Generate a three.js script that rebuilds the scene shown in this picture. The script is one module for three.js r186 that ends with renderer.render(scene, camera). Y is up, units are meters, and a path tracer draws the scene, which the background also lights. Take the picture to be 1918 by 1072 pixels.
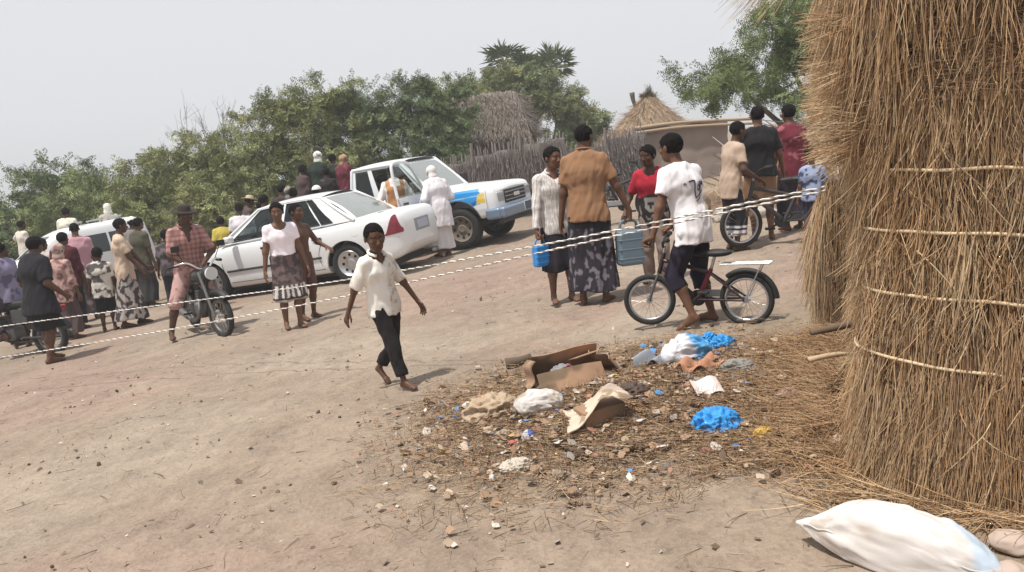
import * as THREE from 'three';
import { mergeGeometries, toCreasedNormals, mergeVertices } from 'three/addons/utils/BufferGeometryUtils.js';
import { RoundedBoxGeometry } from 'three/addons/geometries/RoundedBoxGeometry.js';
import { ImprovedNoise } from 'three/addons/math/ImprovedNoise.js';
import { Brush, Evaluator, SUBTRACTION } from 'three-bvh-csg';

// ---------------------------------------------------------------- camera, sky, sun, exposure
const RAD = Math.PI / 180;
const scene = new THREE.Scene();
const camera = new THREE.PerspectiveCamera(39.2, 1918 / 1072, 0.05, 900);
camera.rotation.order = 'YXZ';
camera.position.set(0, 1.5, 0);
camera.rotation.set(-9.05 * RAD, 0, -5.5 * RAD);
const renderer = new THREE.WebGLRenderer({ antialias: true });
renderer.setSize(1024, 572);
renderer.toneMapping = THREE.LinearToneMapping;
renderer.toneMappingExposure = 1.13;
renderer.shadowMap.enabled = true;
{
  // pale hazy midday sky: a little bluer overhead, milky towards the horizon
  const w = 64, h = 32, d = new Float32Array(w * h * 4);
  for (let j = 0; j < h; j++) for (let i = 0; i < w; i++) {
    const e = Math.max(0, (j + 0.5) / h * 2 - 1), k = Math.pow(1 - e, 2.2), o = (j * w + i) * 4;
    d[o] = 0.675 + 0.05 * k; d[o + 1] = 0.70 + 0.035 * k; d[o + 2] = 0.745 + 0.02 * k; d[o + 3] = 1;
  }
  const t = new THREE.DataTexture(d, w, h, THREE.RGBAFormat, THREE.FloatType);
  t.mapping = THREE.EquirectangularReflectionMapping; t.magFilter = t.minFilter = THREE.LinearFilter; t.needsUpdate = true;
  scene.background = t; scene.environment = t;
}
const sun = new THREE.DirectionalLight(new THREE.Color(1, 0.955, 0.88), 4.2);
sun.position.set(-12.5, 40, 0); sun.target.position.set(0, 0, -9);
sun.castShadow = true; sun.shadow.radius = 5; sun.shadow.mapSize.set(4096, 4096);
Object.assign(sun.shadow.camera, { left: -26, right: 26, top: 26, bottom: -26, near: 1, far: 90 });
scene.add(sun, sun.target);
scene.fog = new THREE.FogExp2(new THREE.Color(0.80, 0.81, 0.83), 0.0028);

// ---------------------------------------------------------------- helpers
function rng(seed) { let a = seed >>> 0; return () => { a = (a + 0x6D2B79F5) | 0; let t = Math.imul(a ^ (a >>> 15), 1 | a); t = (t + Math.imul(t ^ (t >>> 7), 61 | t)) ^ t; return ((t ^ (t >>> 14)) >>> 0) / 4294967296; }; }
const PN = new ImprovedNoise(), ns = (x, y, z) => PN.noise(x + 31.3, y + 17.7, z + 47.1);
const fbm = (x, y, z, o = 4) => { let s = 0, a = 0.5; for (let i = 0; i < o; i++) { s += a * ns(x, y, z); x *= 2.03; y *= 2.03; z *= 2.03; a *= 0.5; } return s; };
const lerp = (a, b, t) => a + (b - a) * t, clamp = (x, a = 0, b = 1) => Math.min(b, Math.max(a, x)), sst = (a, b, x) => { x = clamp((x - a) / (b - a)); return x * x * (3 - 2 * x); };
const V = (x, y, z) => new THREE.Vector3(x, y, z);
const col = h => { const c = new THREE.Color(h); return [c.r, c.g, c.b]; };
const mix3 = (a, b, t) => [lerp(a[0], b[0], t), lerp(a[1], b[1], t), lerp(a[2], b[2], t)];
const used = {};
function numbered(n) { const k = used[n] = (used[n] ?? -1) + 1; return k ? `${n}_${String(k).padStart(3, '0')}` : n; }
function tag(o, label, category, group, kind) { Object.assign(o.userData, { label, category }); if (group) o.userData.group = group; if (kind) o.userData.kind = kind; return o; }
function thing(name, label, category, group) { const g = new THREE.Group(); g.name = numbered(name); scene.add(g); return tag(g, label, category, group); }
function shadow(m) { m.castShadow = m.receiveShadow = true; return m; }
function part(name, geo, mat, parent) { const m = shadow(new THREE.Mesh(geo, mat)); m.name = parent === scene ? numbered(name) : name; parent.add(m); return m; }
function struct(name, geo, mat) { const m = part(name, geo, mat, scene); m.userData.kind = 'structure'; return m; }
const std = (c, r = 0.85, o = {}) => new THREE.MeshStandardMaterial({ color: Array.isArray(c) ? new THREE.Color().setRGB(...c) : new THREE.Color(c), roughness: r, ...o });
const SLOPE = 4.8 * RAD, TS = Math.tan(SLOPE);
// the ground: a gentle hillside rising to the right, an earth bank far left, low swells and footprints
function gbase(x, z) {
  let y = TS * 45 * Math.tanh(x / 45);
  y += 0.62 * sst(-16.0, -17.6, z) * sst(-6.2, -7.6, x);
  y += 0.07 * Math.exp(-(((x - 0.55) / 1.1) ** 2 + ((z + 4.6) / 0.8) ** 2));
  return y;
}
function gh(x, z) { const far = Math.hypot(x, z + 5), k = clamp(1 - far / 30); return gbase(x, z) + k * (0.03 * fbm(x * 0.55, 0, z * 0.55, 3) + 0.006 * ns(x * 5, 3, z * 5)); }
function onSlope(o, x, z, yaw, lift = 0) {
  o.position.set(x, gbase(x, z) + lift, z);
  o.quaternion.setFromAxisAngle(V(0, 0, 1), SLOPE).multiply(new THREE.Quaternion().setFromAxisAngle(V(0, 1, 0), yaw));
  return o;
}
function noiseTex(size, fn, srgb) {
  const d = new Uint8Array(size * size * 4);
  for (let j = 0; j < size; j++) for (let i = 0; i < size; i++) { const c = fn(i / size, j / size), o = (j * size + i) * 4; d[o] = clamp(c[0]) * 255; d[o + 1] = clamp(c[1]) * 255; d[o + 2] = clamp(c[2]) * 255; d[o + 3] = 255; }
  const t = new THREE.DataTexture(d, size, size); t.wrapS = t.wrapT = THREE.RepeatWrapping; t.magFilter = THREE.LinearFilter; t.minFilter = THREE.LinearMipmapLinearFilter; t.generateMipmaps = true;
  if (srgb) t.colorSpace = THREE.SRGBColorSpace; t.needsUpdate = true; return t;
}
// periodic value noise for tiles
function tileNoise(seed, n) { const r = rng(seed), g = new Float32Array(n * n).map(() => r()); return (u, v) => { u = (u % 1 + 1) % 1 * n; v = (v % 1 + 1) % 1 * n; const i = Math.floor(u), j = Math.floor(v), a = u - i, b = v - j, s = a * a * (3 - 2 * a), t = b * b * (3 - 2 * b), q = (x, y) => g[(y % n) * n + (x % n)]; return lerp(lerp(q(i, j), q(i + 1, j), s), lerp(q(i, j + 1), q(i + 1, j + 1), s), t); }; }
function tubeGeo(pts, r0, r1, seg = 6, rad = 6, closedEnds = true) {
  const P = pts.map(p => Array.isArray(p) ? V(...p) : p), c = P.length > 2 ? new THREE.CatmullRomCurve3(P) : new THREE.LineCurve3(P[0], P[1]);
  const pos = [], idx = [], up = V(0, 1, 0); let u = null;
  for (let i = 0; i <= seg; i++) {
    const t = i / seg, p = c.getPoint(t), d = c.getTangent(t), r = typeof r0 === 'function' ? r0(t) : lerp(r0, r1 ?? r0, t);
    if (!u) { u = Math.abs(d.y) > 0.9 ? V(1, 0, 0) : up.clone(); }
    u.addScaledVector(d, -u.dot(d)).normalize(); const w = d.clone().cross(u);
    for (let k = 0; k < rad; k++) { const a = k / rad * Math.PI * 2; pos.push(p.x + r * (Math.cos(a) * u.x + Math.sin(a) * w.x), p.y + r * (Math.cos(a) * u.y + Math.sin(a) * w.y), p.z + r * (Math.cos(a) * u.z + Math.sin(a) * w.z)); }
  }
  for (let i = 0; i < seg; i++) for (let k = 0; k < rad; k++) { const a = i * rad + k, b = i * rad + (k + 1) % rad, e = a + rad, f = b + rad; idx.push(a, b, e, b, f, e); }
  if (closedEnds) for (let k = 1; k < rad - 1; k++) { idx.push(0, k + 1, k); const o = seg * rad; idx.push(o, o + k, o + k + 1); }
  const g = new THREE.BufferGeometry(); g.setAttribute('position', new THREE.Float32BufferAttribute(pos, 3)); g.setIndex(idx); g.computeVertexNormals(); return g;
}
function clean(g) { g = g.index ? g.toNonIndexed() : g.clone(); for (const k of Object.keys(g.attributes)) if (k !== 'position' && k !== 'normal') g.deleteAttribute(k); return g; }
const merge = list => mergeGeometries(list.map(clean));
const bx = (w, h, d, x = 0, y = 0, z = 0, r = 0) => { const g = r ? new RoundedBoxGeometry(w, h, d, 2, r) : new THREE.BoxGeometry(w, h, d); g.translate(x, y, z); return g; };
const cyl = (r, h, x, y, z, axis = 'y', n = 20, r2 = r) => { const g = new THREE.CylinderGeometry(r2, r, h, n); if (axis === 'z') g.rotateX(Math.PI / 2); if (axis === 'x') g.rotateZ(Math.PI / 2); g.translate(x, y, z); return g; };
function inst(name, geo, mat, parent, mats, cols) {
  const m = shadow(new THREE.InstancedMesh(geo, mat, mats.length)); mats.forEach((q, i) => m.setMatrixAt(i, q)); if (cols) { const c = new THREE.Color(); cols.forEach((q, i) => m.setColorAt(i, c.setRGB(...q))); }
  m.name = parent === scene ? numbered(name) : name; m.userData.kind = 'stuff'; parent.add(m); return m;
}
const MT = (p, q, s) => new THREE.Matrix4().compose(p, q, s), EU = (x, y, z) => new THREE.Quaternion().setFromEuler(new THREE.Euler(x, y, z));
const fromTo = (d, spin = 0) => new THREE.Quaternion().setFromUnitVectors(V(0, 1, 0), d).multiply(new THREE.Quaternion().setFromAxisAngle(V(0, 1, 0), spin));

// ---------------------------------------------------------------- ground
{
  const axis = (near, step, grow, far) => { const a = [0]; let s = step, x = 0; while (x < far) { x += s; a.push(x); if (x > near) s *= grow; } return a; };
  const xs = [...axis(4.5, 0.05, 1.055, 420).slice(1).reverse().map(v => -v), ...axis(4.5, 0.05, 1.055, 420)];
  const zs = [...axis(3.5, 0.045, 1.045, 500).reverse().map(v => -v - 1.2), ...axis(0.5, 0.3, 1.4, 60).map(v => v - 0.9)];
  const nx = xs.length, nz = zs.length, pos = new Float32Array(nx * nz * 3), uv = new Float32Array(nx * nz * 2), cl = new Float32Array(nx * nz * 3), idx = [];
  const sand = [0.312, 0.250, 0.196], pink = [0.322, 0.238, 0.192], pale = [0.350, 0.290, 0.232], olive = [0.275, 0.212, 0.142], dark = [0.225, 0.162, 0.115];
  for (let j = 0; j < nz; j++) for (let i = 0; i < nx; i++) {
    const x = xs[i], z = zs[j], o = j * nx + i, far = Math.hypot(x, z + 5);
    let y = gh(x, z);
    if (far < 14) { // trodden dents
      const f = ns(x * 3.1, 9, z * 4.2); if (f > 0.2) y -= 0.026 * sst(0.2, 0.36, f) * (1 - far / 14);
      const heap = Math.exp(-(((x - 0.6) / 1.05) ** 2 + ((z + 4.55) / 0.95) ** 2)); y += heap * 0.05 * fbm(x * 4, 5, z * 4, 3);
    }
    pos.set([x, y, z], o * 3); uv.set([x / 2.2, z / 2.2], o * 2);
    let c = mix3(sand, pink, sst(-0.05, 0.25, fbm(x * 0.35, 2, z * 0.35, 3)));
    c = mix3(c, pale, sst(0.0, 0.28, fbm(x * 0.5 + 9, 4, z * 0.5, 4)));
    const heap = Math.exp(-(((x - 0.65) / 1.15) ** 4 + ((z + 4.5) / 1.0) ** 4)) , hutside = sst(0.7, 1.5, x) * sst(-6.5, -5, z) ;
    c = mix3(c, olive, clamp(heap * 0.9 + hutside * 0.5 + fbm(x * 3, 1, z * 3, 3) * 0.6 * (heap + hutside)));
    c = mix3(c, dark, clamp(heap * sst(0.1, 0.4, fbm(x * 5, 7, z * 5, 3)) * 0.8));
    if (z < -17) c = mix3(c, olive, 0.5 * sst(-17, -21, z));
    cl.set(c, o * 3);
  }
  for (let j = 0; j < nz - 1; j++) for (let i = 0; i < nx - 1; i++) { const a = j * nx + i; idx.push(a, a + nx, a + 1, a + 1, a + nx, a + nx + 1); }
  const g = new THREE.BufferGeometry(); g.setAttribute('position', new THREE.BufferAttribute(pos, 3)); g.setAttribute('uv', new THREE.BufferAttribute(uv, 2)); g.setAttribute('color', new THREE.BufferAttribute(cl, 3)); g.setIndex(idx); g.computeVertexNormals();
  const n1 = tileNoise(1, 8), n2 = tileNoise(2, 32), n3 = tileNoise(3, 128), n4 = tileNoise(4, 512), n5 = tileNoise(5, 64);
  const f = (u, v) => 0.25 * n1(u, v) + 0.25 * n2(u, v) + 0.25 * n3(u, v) + 0.25 * n4(u, v);
  const map = noiseTex(1024, (u, v) => { const t = f(u, v), s = n5(u, v) > 0.86 && n3(u, v) > 0.5 ? -0.12 : 0, k = 0.90 + 0.36 * (t - 0.5) + s + (n4(u, v) > 0.93 ? 0.1 : 0); return [k * 1.02, k, k * 0.98]; }, true);
  const bump = noiseTex(1024, (u, v) => { const t = 0.4 * n2(u, v) + 0.4 * n3(u, v) + 0.2 * n4(u, v); return [t, t, t]; });
  struct('ground', g, new THREE.MeshStandardMaterial({ vertexColors: true, map, bumpMap: bump, bumpScale: 0.012, roughness: 0.96 }));
}

// ---------------------------------------------------------------- people: signed distance bodies meshed by surface nets
function netMesh(sdf, lo, hi, c) {
  const nx = Math.ceil((hi[0] - lo[0]) / c) + 2, ny = Math.ceil((hi[1] - lo[1]) / c) + 2, nz = Math.ceil((hi[2] - lo[2]) / c) + 2, val = new Float32Array(nx * ny * nz), B = 6;
  for (let bz = 0; bz < nz; bz += B) for (let by = 0; by < ny; by += B) for (let bx0 = 0; bx0 < nx; bx0 += B) {
    const d = sdf(lo[0] + (bx0 + B / 2) * c, lo[1] + (by + B / 2) * c, lo[2] + (bz + B / 2) * c), skip = Math.abs(d) > B * c * 1.35 + 0.02;
    for (let z = bz; z < Math.min(nz, bz + B); z++) for (let y = by; y < Math.min(ny, by + B); y++) for (let x = bx0; x < Math.min(nx, bx0 + B); x++) val[(z * ny + y) * nx + x] = skip ? d : sdf(lo[0] + x * c, lo[1] + y * c, lo[2] + z * c);
  }
  const id = new Int32Array(nx * ny * nz).fill(-1), pos = [], idx = [], sx = 1, sy = nx, sz = nx * ny, off = [0, sx, sy, sx + sy, sz, sx + sz, sy + sz, sx + sy + sz];
  const E = [[0, 1], [2, 3], [4, 5], [6, 7], [0, 2], [1, 3], [4, 6], [5, 7], [0, 4], [1, 5], [2, 6], [3, 7]];
  for (let z = 0; z < nz - 1; z++) for (let y = 0; y < ny - 1; y++) for (let x = 0; x < nx - 1; x++) {
    const o = z * sz + y * sy + x; let m = 0; for (let k = 0; k < 8; k++) if (val[o + off[k]] < 0) m |= 1 << k;
    if (m === 0 || m === 255) continue;
    let px = 0, py = 0, pz = 0, n = 0;
    for (const [a, b] of E) { if (((m >> a) & 1) === ((m >> b) & 1)) continue; const va = val[o + off[a]], vb = val[o + off[b]], t = va / (va - vb); px += (a & 1) + t * ((b & 1) - (a & 1)); py += ((a >> 1) & 1) + t * (((b >> 1) & 1) - ((a >> 1) & 1)); pz += (a >> 2) + t * ((b >> 2) - (a >> 2)); n++; }
    id[o] = pos.length / 3; pos.push(lo[0] + (x + px / n) * c, lo[1] + (y + py / n) * c, lo[2] + (z + pz / n) * c);
  }
  const quad = (a, b, d, e, flip) => { if (a < 0 || b < 0 || d < 0 || e < 0) return; flip ? idx.push(a, d, b, b, d, e) : idx.push(a, b, d, b, e, d); };
  for (let z = 1; z < nz - 1; z++) for (let y = 1; y < ny - 1; y++) for (let x = 1; x < nx - 1; x++) {
    const o = z * sz + y * sy + x, s = val[o] < 0;
    if (s !== val[o + sx] < 0) quad(id[o - sy - sz], id[o - sz], id[o - sy], id[o], !s);
    if (s !== val[o + sy] < 0) quad(id[o - sx - sz], id[o - sz], id[o - sx], id[o], s);
    if (s !== val[o + sz] < 0) quad(id[o - sx - sy], id[o - sy], id[o - sx], id[o], !s);
  }
  const g = new THREE.BufferGeometry(); g.setAttribute('position', new THREE.Float32BufferAttribute(pos, 3)); g.setIndex(idx); g.computeVertexNormals(); return g;
}
function paint(g, fn) { const p = g.attributes.position, n = g.attributes.normal, c = new Float32Array(p.count * 3); for (let i = 0; i < p.count; i++) c.set(fn(p.getX(i), p.getY(i), p.getZ(i), n), i * 3); g.setAttribute('color', new THREE.BufferAttribute(c, 3)); return g; }
const cap = (a, b, ra, rb) => { const bax = b.x - a.x, bay = b.y - a.y, baz = b.z - a.z, q = 1 / Math.max(1e-9, bax * bax + bay * bay + baz * baz); return (x, y, z, f = 0) => { const px = x - a.x, py = y - a.y, pz = z - a.z, t = clamp((px * bax + py * bay + pz * baz) * q), dx = px - t * bax, dy = py - t * bay, dz = pz - t * baz; return Math.sqrt(dx * dx + dy * dy + dz * dz) - (ra + (rb - ra) * t) - f; }; };
const smin = (a, b, k) => { const h = Math.max(k - Math.abs(a - b), 0) / k; return Math.min(a, b) - h * h * k * 0.25; };
const elli = (px, py, pz, rx, ry, rz) => { const a = Math.sqrt((px / rx) ** 2 + (py / ry) ** 2 + (pz / rz) ** 2), b = Math.sqrt((px / rx / rx) ** 2 + (py / ry / ry) ** 2 + (pz / rz / rz) ** 2); return b < 1e-6 ? -Math.min(rx, ry, rz) : a * (a - 1) / b; };
function ik(a, t, l1, l2, pole) {
  const d = t.clone().sub(a); let L = d.length(); const M = (l1 + l2) * 0.999; if (L > M) { d.multiplyScalar(M / L); L = M; } const e = a.clone().add(d), u = d.clone().normalize(), x = (L * L + l1 * l1 - l2 * l2) / (2 * L), h = Math.sqrt(Math.max(0, l1 * l1 - x * x)), p = pole.clone().addScaledVector(u, -pole.dot(u)).normalize();
  return [a.clone().addScaledVector(u, x).addScaledVector(p, h), e];
}
const skinMat = new THREE.MeshPhysicalMaterial({ vertexColors: true, roughness: 0.5, specularIntensity: 0.55 });
const clothTex = (() => { const a = tileNoise(21, 256), b = tileNoise(22, 64); return noiseTex(256, (u, v) => { const k = 0.5 * a(u, v) + 0.5 * b(u, v); return [k, k, k]; }); })();
const clothMat = new THREE.MeshStandardMaterial({ vertexColors: true, roughness: 0.93 });
const hairMat = new THREE.MeshPhysicalMaterial({ vertexColors: true, roughness: 0.9, specularIntensity: 0.25 });
const SKIN = { a: [0.115, 0.056, 0.034], b: [0.150, 0.075, 0.046], c: [0.085, 0.041, 0.026], d: [0.19, 0.10, 0.062] };
const flat = h => { const c = col(h); return (x, y, z) => { const k = 1 + 0.10 * fbm(x * 6, y * 6, z * 6, 3); return [c[0] * k, c[1] * k, c[2] * k]; }; };
const stripesV = (h1, h2, per, w = 0.3) => { const a = col(h1), b = col(h2); return (x, y, z) => { const q = Math.atan2(x, z) * 0.14 / per; return (q - Math.floor(q)) < w ? b : a; }; };
const bands = (base, list) => { const a = col(base), L = list.map(([y0, y1, h]) => [y0, y1, col(h)]); return (x, y, z) => { for (const [y0, y1, c] of L) if (y > y0 && y < y1) return c; const k = 1 + 0.15 * ns(x * 20, y * 20, z * 20); return [a[0] * k, a[1] * k, a[2] * k]; }; };
const print = (h1, h2, sc, th = 0.1) => { const a = col(h1), b = col(h2); return (x, y, z) => mix3(a, b, sst(th - 0.05, th + 0.05, fbm(x * sc, y * sc, z * sc, 2) * 1.4)); };
const plaid = (h1, h2, h3, per) => { const a = col(h1), b = col(h2), c = col(h3); return (x, y, z) => { const u = Math.atan2(x, z) * 0.16 / per, v = y / per, s = (u - Math.floor(u)) < 0.4, t = (v - Math.floor(v)) < 0.4; return s && t ? b : s || t ? mix3(a, b, 0.5) : (v * 2 - Math.floor(v * 2)) < 0.15 ? c : a; }; };

function person(o) {
  const H = o.h, hs = 0.152 + 0.04 * H, N = H - hs - 0.028 * H, r = N * (o.bulk ?? 0.88), cell = o.cell ?? 0.014;
  const hipY = o.hip ?? 0.60 * N, pel = V(o.pel?.[0] ?? 0, hipY, o.pel?.[1] ?? 0);
  const lf = (o.lean?.[0] ?? 0) * RAD, ls = (o.lean?.[1] ?? 0) * RAD, sp = V(Math.sin(ls), Math.cos(ls) * Math.cos(lf), Math.sin(lf)).normalize();
  const tw = (o.twist ?? 0) * RAD, ax = V(Math.cos(tw), 0, -Math.sin(tw)), fz = V(Math.sin(tw), 0, Math.cos(tw));
  const sc = pel.clone().addScaledVector(sp, 0.355 * N), nb = pel.clone().addScaledVector(sp, 0.40 * N), wst = pel.clone().addScaledVector(sp, 0.14 * N), chest = pel.clone().addScaledVector(sp, 0.285 * N);
  const sw = 0.112 * N, hw = 0.058 * N;
  const S = [-1, 1].map(s => sc.clone().addScaledVector(ax, s * sw)), HJ = [-1, 1].map(s => V(pel.x + s * hw, hipY, pel.z));
  const A = [], Lg = [];
  [-1, 1].forEach((s, i) => {
    const ht = (s < 0 ? o.rh : o.lh) ?? [s * (sw + 0.075 * N), hipY - 0.03 * N, 0.04 * N], pole = V(...((s < 0 ? o.rp : o.lp) ?? [s * 0.5, -0.25, -1]));
    const [el, wr] = ik(S[i], V(...ht), 0.205 * N, 0.18 * N, pole); A.push({ s: S[i], el, wr });
    const ft = (s < 0 ? o.rf : o.lf) ?? [s * hw * 1.25, 0.052 * N, 0.0], kp = V(...((s < 0 ? o.rk : o.lk) ?? [s * 0.15, 0, 1]));
    const [kn, an] = ik(HJ[i], V(...ft), 0.292 * N, 0.262 * N, kp);
    const td = (s < 0 ? o.rt : o.lt) ?? [s * 8, 0], ya = td[0] * RAD, pa = td[1] * RAD; Lg.push({ h: HJ[i], kn, an, td: V(Math.sin(ya) * Math.cos(pa), Math.sin(pa), Math.cos(ya) * Math.cos(pa)) });
  });
  // torso: flattened front to back in the twisted frame
  const torsoPrims = [[pel.clone().addScaledVector(sp, 0.0), wst, 0.098, 0.084], [wst, chest, 0.084, 0.103], [chest, sc.clone().addScaledVector(sp, 0.01 * N), 0.103, 0.072]].map(([a, b, ra, rb]) => cap(a, b, ra * r, rb * r));
  const belly = o.belly ?? 0;
  const torso = (x, y, z, f) => { // scale sideways
    const cy = clamp((y - pel.y) / (0.36 * N), -0.2, 1.1), cx = pel.x + sp.x * cy * 0.36 * N, cz = pel.z + sp.z * cy * 0.36 * N, lx = (x - cx) * ax.x + (z - cz) * ax.z, lz = (x - cx) * fz.x + (z - cz) * fz.z, X = cx + lx * 0.72, Z = cz + lz * (lz > 0 ? 1.12 - belly : 1.12);
    let d = 1e9; for (const q of torsoPrims) d = smin(d, q(X, y, Z, 0), 0.03); return d - (f ?? 0);
  };
  const bones = []; const bone = (a, b, ra, rb, reg) => bones.push({ f: cap(a, b, ra * r, rb * r), reg, a, b, ra: ra * r, rb: rb * r });
  A.forEach((m, i) => { bone(sc.clone().addScaledVector(ax, (i ? 1 : -1) * sw * 0.35), m.s, 0.052, 0.043, 'sh'); bone(m.s, m.el, 0.041, 0.031, 'ua'); bone(m.el, m.wr, 0.031, 0.0205, 'fa'); });
  Lg.forEach((m, i) => { bone(m.h, m.kn, 0.066, 0.043, 'th'); const calf = m.kn.clone().lerp(m.an, 0.32).addScaledVector(V(0, 0, 1), -0.008 * N); bone(m.kn, calf, 0.041, 0.040, 'sk'); bone(calf, m.an, 0.040, 0.024, 'sk');
    const heel = m.an.clone().addScaledVector(m.td, -0.022 * N).add(V(0, -0.028 * N, 0)), ball = m.an.clone().addScaledVector(m.td, 0.085 * N).add(V(0, -0.032 * N, 0)), toe = m.an.clone().addScaledVector(m.td, 0.118 * N).add(V(0, -0.036 * N, 0)); bone(m.an, heel, 0.025, 0.022, 'ft'); bone(heel, ball, 0.023, 0.022, 'ft'); bone(m.an, ball, 0.024, 0.02, 'ft'); bone(ball, toe, 0.022, 0.014, 'ft');
    const sd = V(m.td.z, 0, -m.td.x).normalize(); bone(ball.clone().addScaledVector(sd, 0.016 * N), toe.clone().addScaledVector(sd, 0.012 * N).addScaledVector(m.td, -0.006), 0.016, 0.012, 'ft'); bone(ball.clone().addScaledVector(sd, -0.016 * N), toe.clone().addScaledVector(sd, -0.014 * N), 0.016, 0.013, 'ft'); });
  // head frame
  const hy = (o.head?.[0] ?? 0) * RAD, hp = (o.head?.[1] ?? 0) * RAD, hq = new THREE.Quaternion().setFromEuler(new THREE.Euler(hp, hy, (o.head?.[2] ?? 0) * RAD, 'YXZ')), hi = hq.clone().invert();
  const hc = nb.clone().addScaledVector(sp, 0.028 * H).add(V(0, 0, 0.02 * N)).add(V(0, 0.5 * hs, 0.06 * hs).applyQuaternion(hq)); bone(nb.clone().addScaledVector(sp, -0.03 * N), hc.clone().add(V(0, -0.18 * hs, -0.1 * hs).applyQuaternion(hq)), 0.046, 0.040, 'nk');
  const m4 = new THREE.Matrix3().setFromMatrix4(new THREE.Matrix4().makeRotationFromQuaternion(hi)).elements;
  const toHead = (x, y, z) => { x -= hc.x; y -= hc.y; z -= hc.z; return [(m4[0] * x + m4[3] * y + m4[6] * z) / hs, (m4[1] * x + m4[4] * y + m4[7] * z) / hs, (m4[2] * x + m4[5] * y + m4[8] * z) / hs]; };
  const noseC = cap(V(0, 0.04, 0.335), V(0, -0.115, 0.43), 0.03, 0.052), noseW = cap(V(-0.05, -0.13, 0.375), V(0.05, -0.13, 0.375), 0.035, 0.035), browC = cap(V(-0.15, 0.1, 0.30), V(0.15, 0.1, 0.30), 0.04, 0.04);
  const headS = (x, y, z) => { const [u, v, w] = toHead(x, y, z); if (u * u + v * v + w * w > 1.2) return (Math.sqrt(u * u + v * v + w * w) - 0.62) * hs; const au = Math.abs(u);
    let d = elli(u, v - 0.12, w + 0.06, 0.335, 0.375, 0.425); d = smin(d, elli(u, v + 0.12, w - 0.09, 0.265, 0.34, 0.275), 0.08); d = smin(d, elli(u, v + 0.31, w - 0.16, 0.19, 0.165, 0.19), 0.1);
    d = smin(d, elli(au - 0.17, v + 0.08, w - 0.24, 0.1, 0.09, 0.1), 0.06); d = smin(d, browC(u, v, w), 0.05); d = Math.max(d, -(Math.hypot(au - 0.135, v - 0.01, w - 0.40) - 0.072)); d = smin(d, Math.hypot(au - 0.13, v - 0.02, w - 0.275) - 0.072, 0.01);
    d = smin(d, noseC(u, v, w), 0.03); d = smin(d, noseW(u, v, w), 0.03); d = smin(d, elli(u, v + 0.225, w - 0.345, 0.095, 0.028, 0.045), 0.02); d = smin(d, elli(u, v + 0.27, w - 0.335, 0.08, 0.03, 0.045), 0.02);
    d = smin(d, elli(au - 0.345, v + 0.02, w + 0.03, 0.04, 0.125, 0.085), 0.02); return d * hs; };
  // hands
  const hands = A.map((m, i) => {
    const s = i ? 1 : -1, grip = i ? o.lg : o.rg, d = m.wr.clone().sub(m.el).normalize(); const hd = (i ? o.ld : o.rd); if (hd) d.set(...hd).normalize();
    const w0 = Math.abs(d.z) < 0.75 ? V(0, 0, 1) : V(-s, 0, 0), w = w0.addScaledVector(d, -w0.dot(d)).normalize(), n = d.clone().cross(w).multiplyScalar(1); if (Math.abs(d.z) < 0.75 ? n.x * s > 0 : n.y > 0) n.negate();
    const k = N * 0.72, P = (a, b, c) => m.wr.clone().addScaledVector(d, a * k).addScaledVector(w, b * k).addScaledVector(n, c * k), f = [];
    f.push(cap(P(0, 0, 0), P(0.075, 0.014, 0), 0.019 * k, 0.017 * k), cap(P(0, 0, 0), P(0.075, -0.016, 0), 0.019 * k, 0.016 * k), cap(P(0.02, 0, 0), P(0.08, 0, 0), 0.018 * k, 0.017 * k));
    [[0.028, 0.043], [0.010, 0.05], [-0.009, 0.046], [-0.026, 0.036]].forEach(([b, L], j) => { const c1 = grip ? 1.35 : 0.25 + 0.08 * j, c2 = grip ? 2.7 : 0.65 + 0.12 * j; let a = P(0.08, b, 0); const q = (an, l) => a.clone().addScaledVector(d, Math.cos(an) * l * k).addScaledVector(n, Math.sin(an) * l * k).addScaledVector(w, b * 0.12 * k); const e = q(c1, L); f.push(cap(a, e, 0.0105 * k, 0.0095 * k)); a = e; f.push(cap(e, q(c2, L * 0.85), 0.0095 * k, 0.0078 * k)); });
    const t0 = P(0.015, 0.022, 0.004), t1 = P(0.05, 0.052, grip ? 0.02 : 0.012), t2 = P(grip ? 0.078 : 0.085, grip ? 0.04 : 0.058, grip ? 0.045 : 0.02); f.push(cap(t0, t1, 0.0125 * k, 0.0105 * k), cap(t1, t2, 0.0105 * k, 0.008 * k));
    const fa = cap(m.el.clone().lerp(m.wr, 0.6), m.wr, 0.0245 * r, 0.0195 * r);
    return { c: P(0.08, 0.01, 0.015), R: 0.19 * k, tip: P(0.12, 0, 0.01), palm: P(0.09, 0, 0.022), sdf: (x, y, z) => { let q = fa(x, y, z); for (let j = 0; j < 3; j++) q = smin(q, f[j](x, y, z), 0.012 * k); for (let j = 3; j < f.length; j++) q = smin(q, f[j](x, y, z), 0.004); return q; } };
  });
  const limb = (regs, x, y, z, k) => { let d = 1e9; for (const b of bones) if (!regs || regs.includes(b.reg)) d = smin(d, b.f(x, y, z), k); return d; };
  const bodyS = (x, y, z) => { let d = torso(x, y, z, 0); for (const b of bones) d = smin(d, b.f(x, y, z), b.reg === 'ft' ? 0.012 : 0.028); return d; };
  let mn = [1e9, 1e9, 1e9], mx = [-1e9, -1e9, -1e9]; const grow = (p, q) => ['x', 'y', 'z'].forEach((k, i) => { mn[i] = Math.min(mn[i], p[k] - q); mx[i] = Math.max(mx[i], p[k] + q); }); bones.forEach(b => { grow(b.a, 0.12 * N); grow(b.b, 0.12 * N); }); grow(pel, 0.15 * N); grow(hc, hs * 0.7);
  const skin = SKIN[o.skin ?? 'a'];
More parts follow.
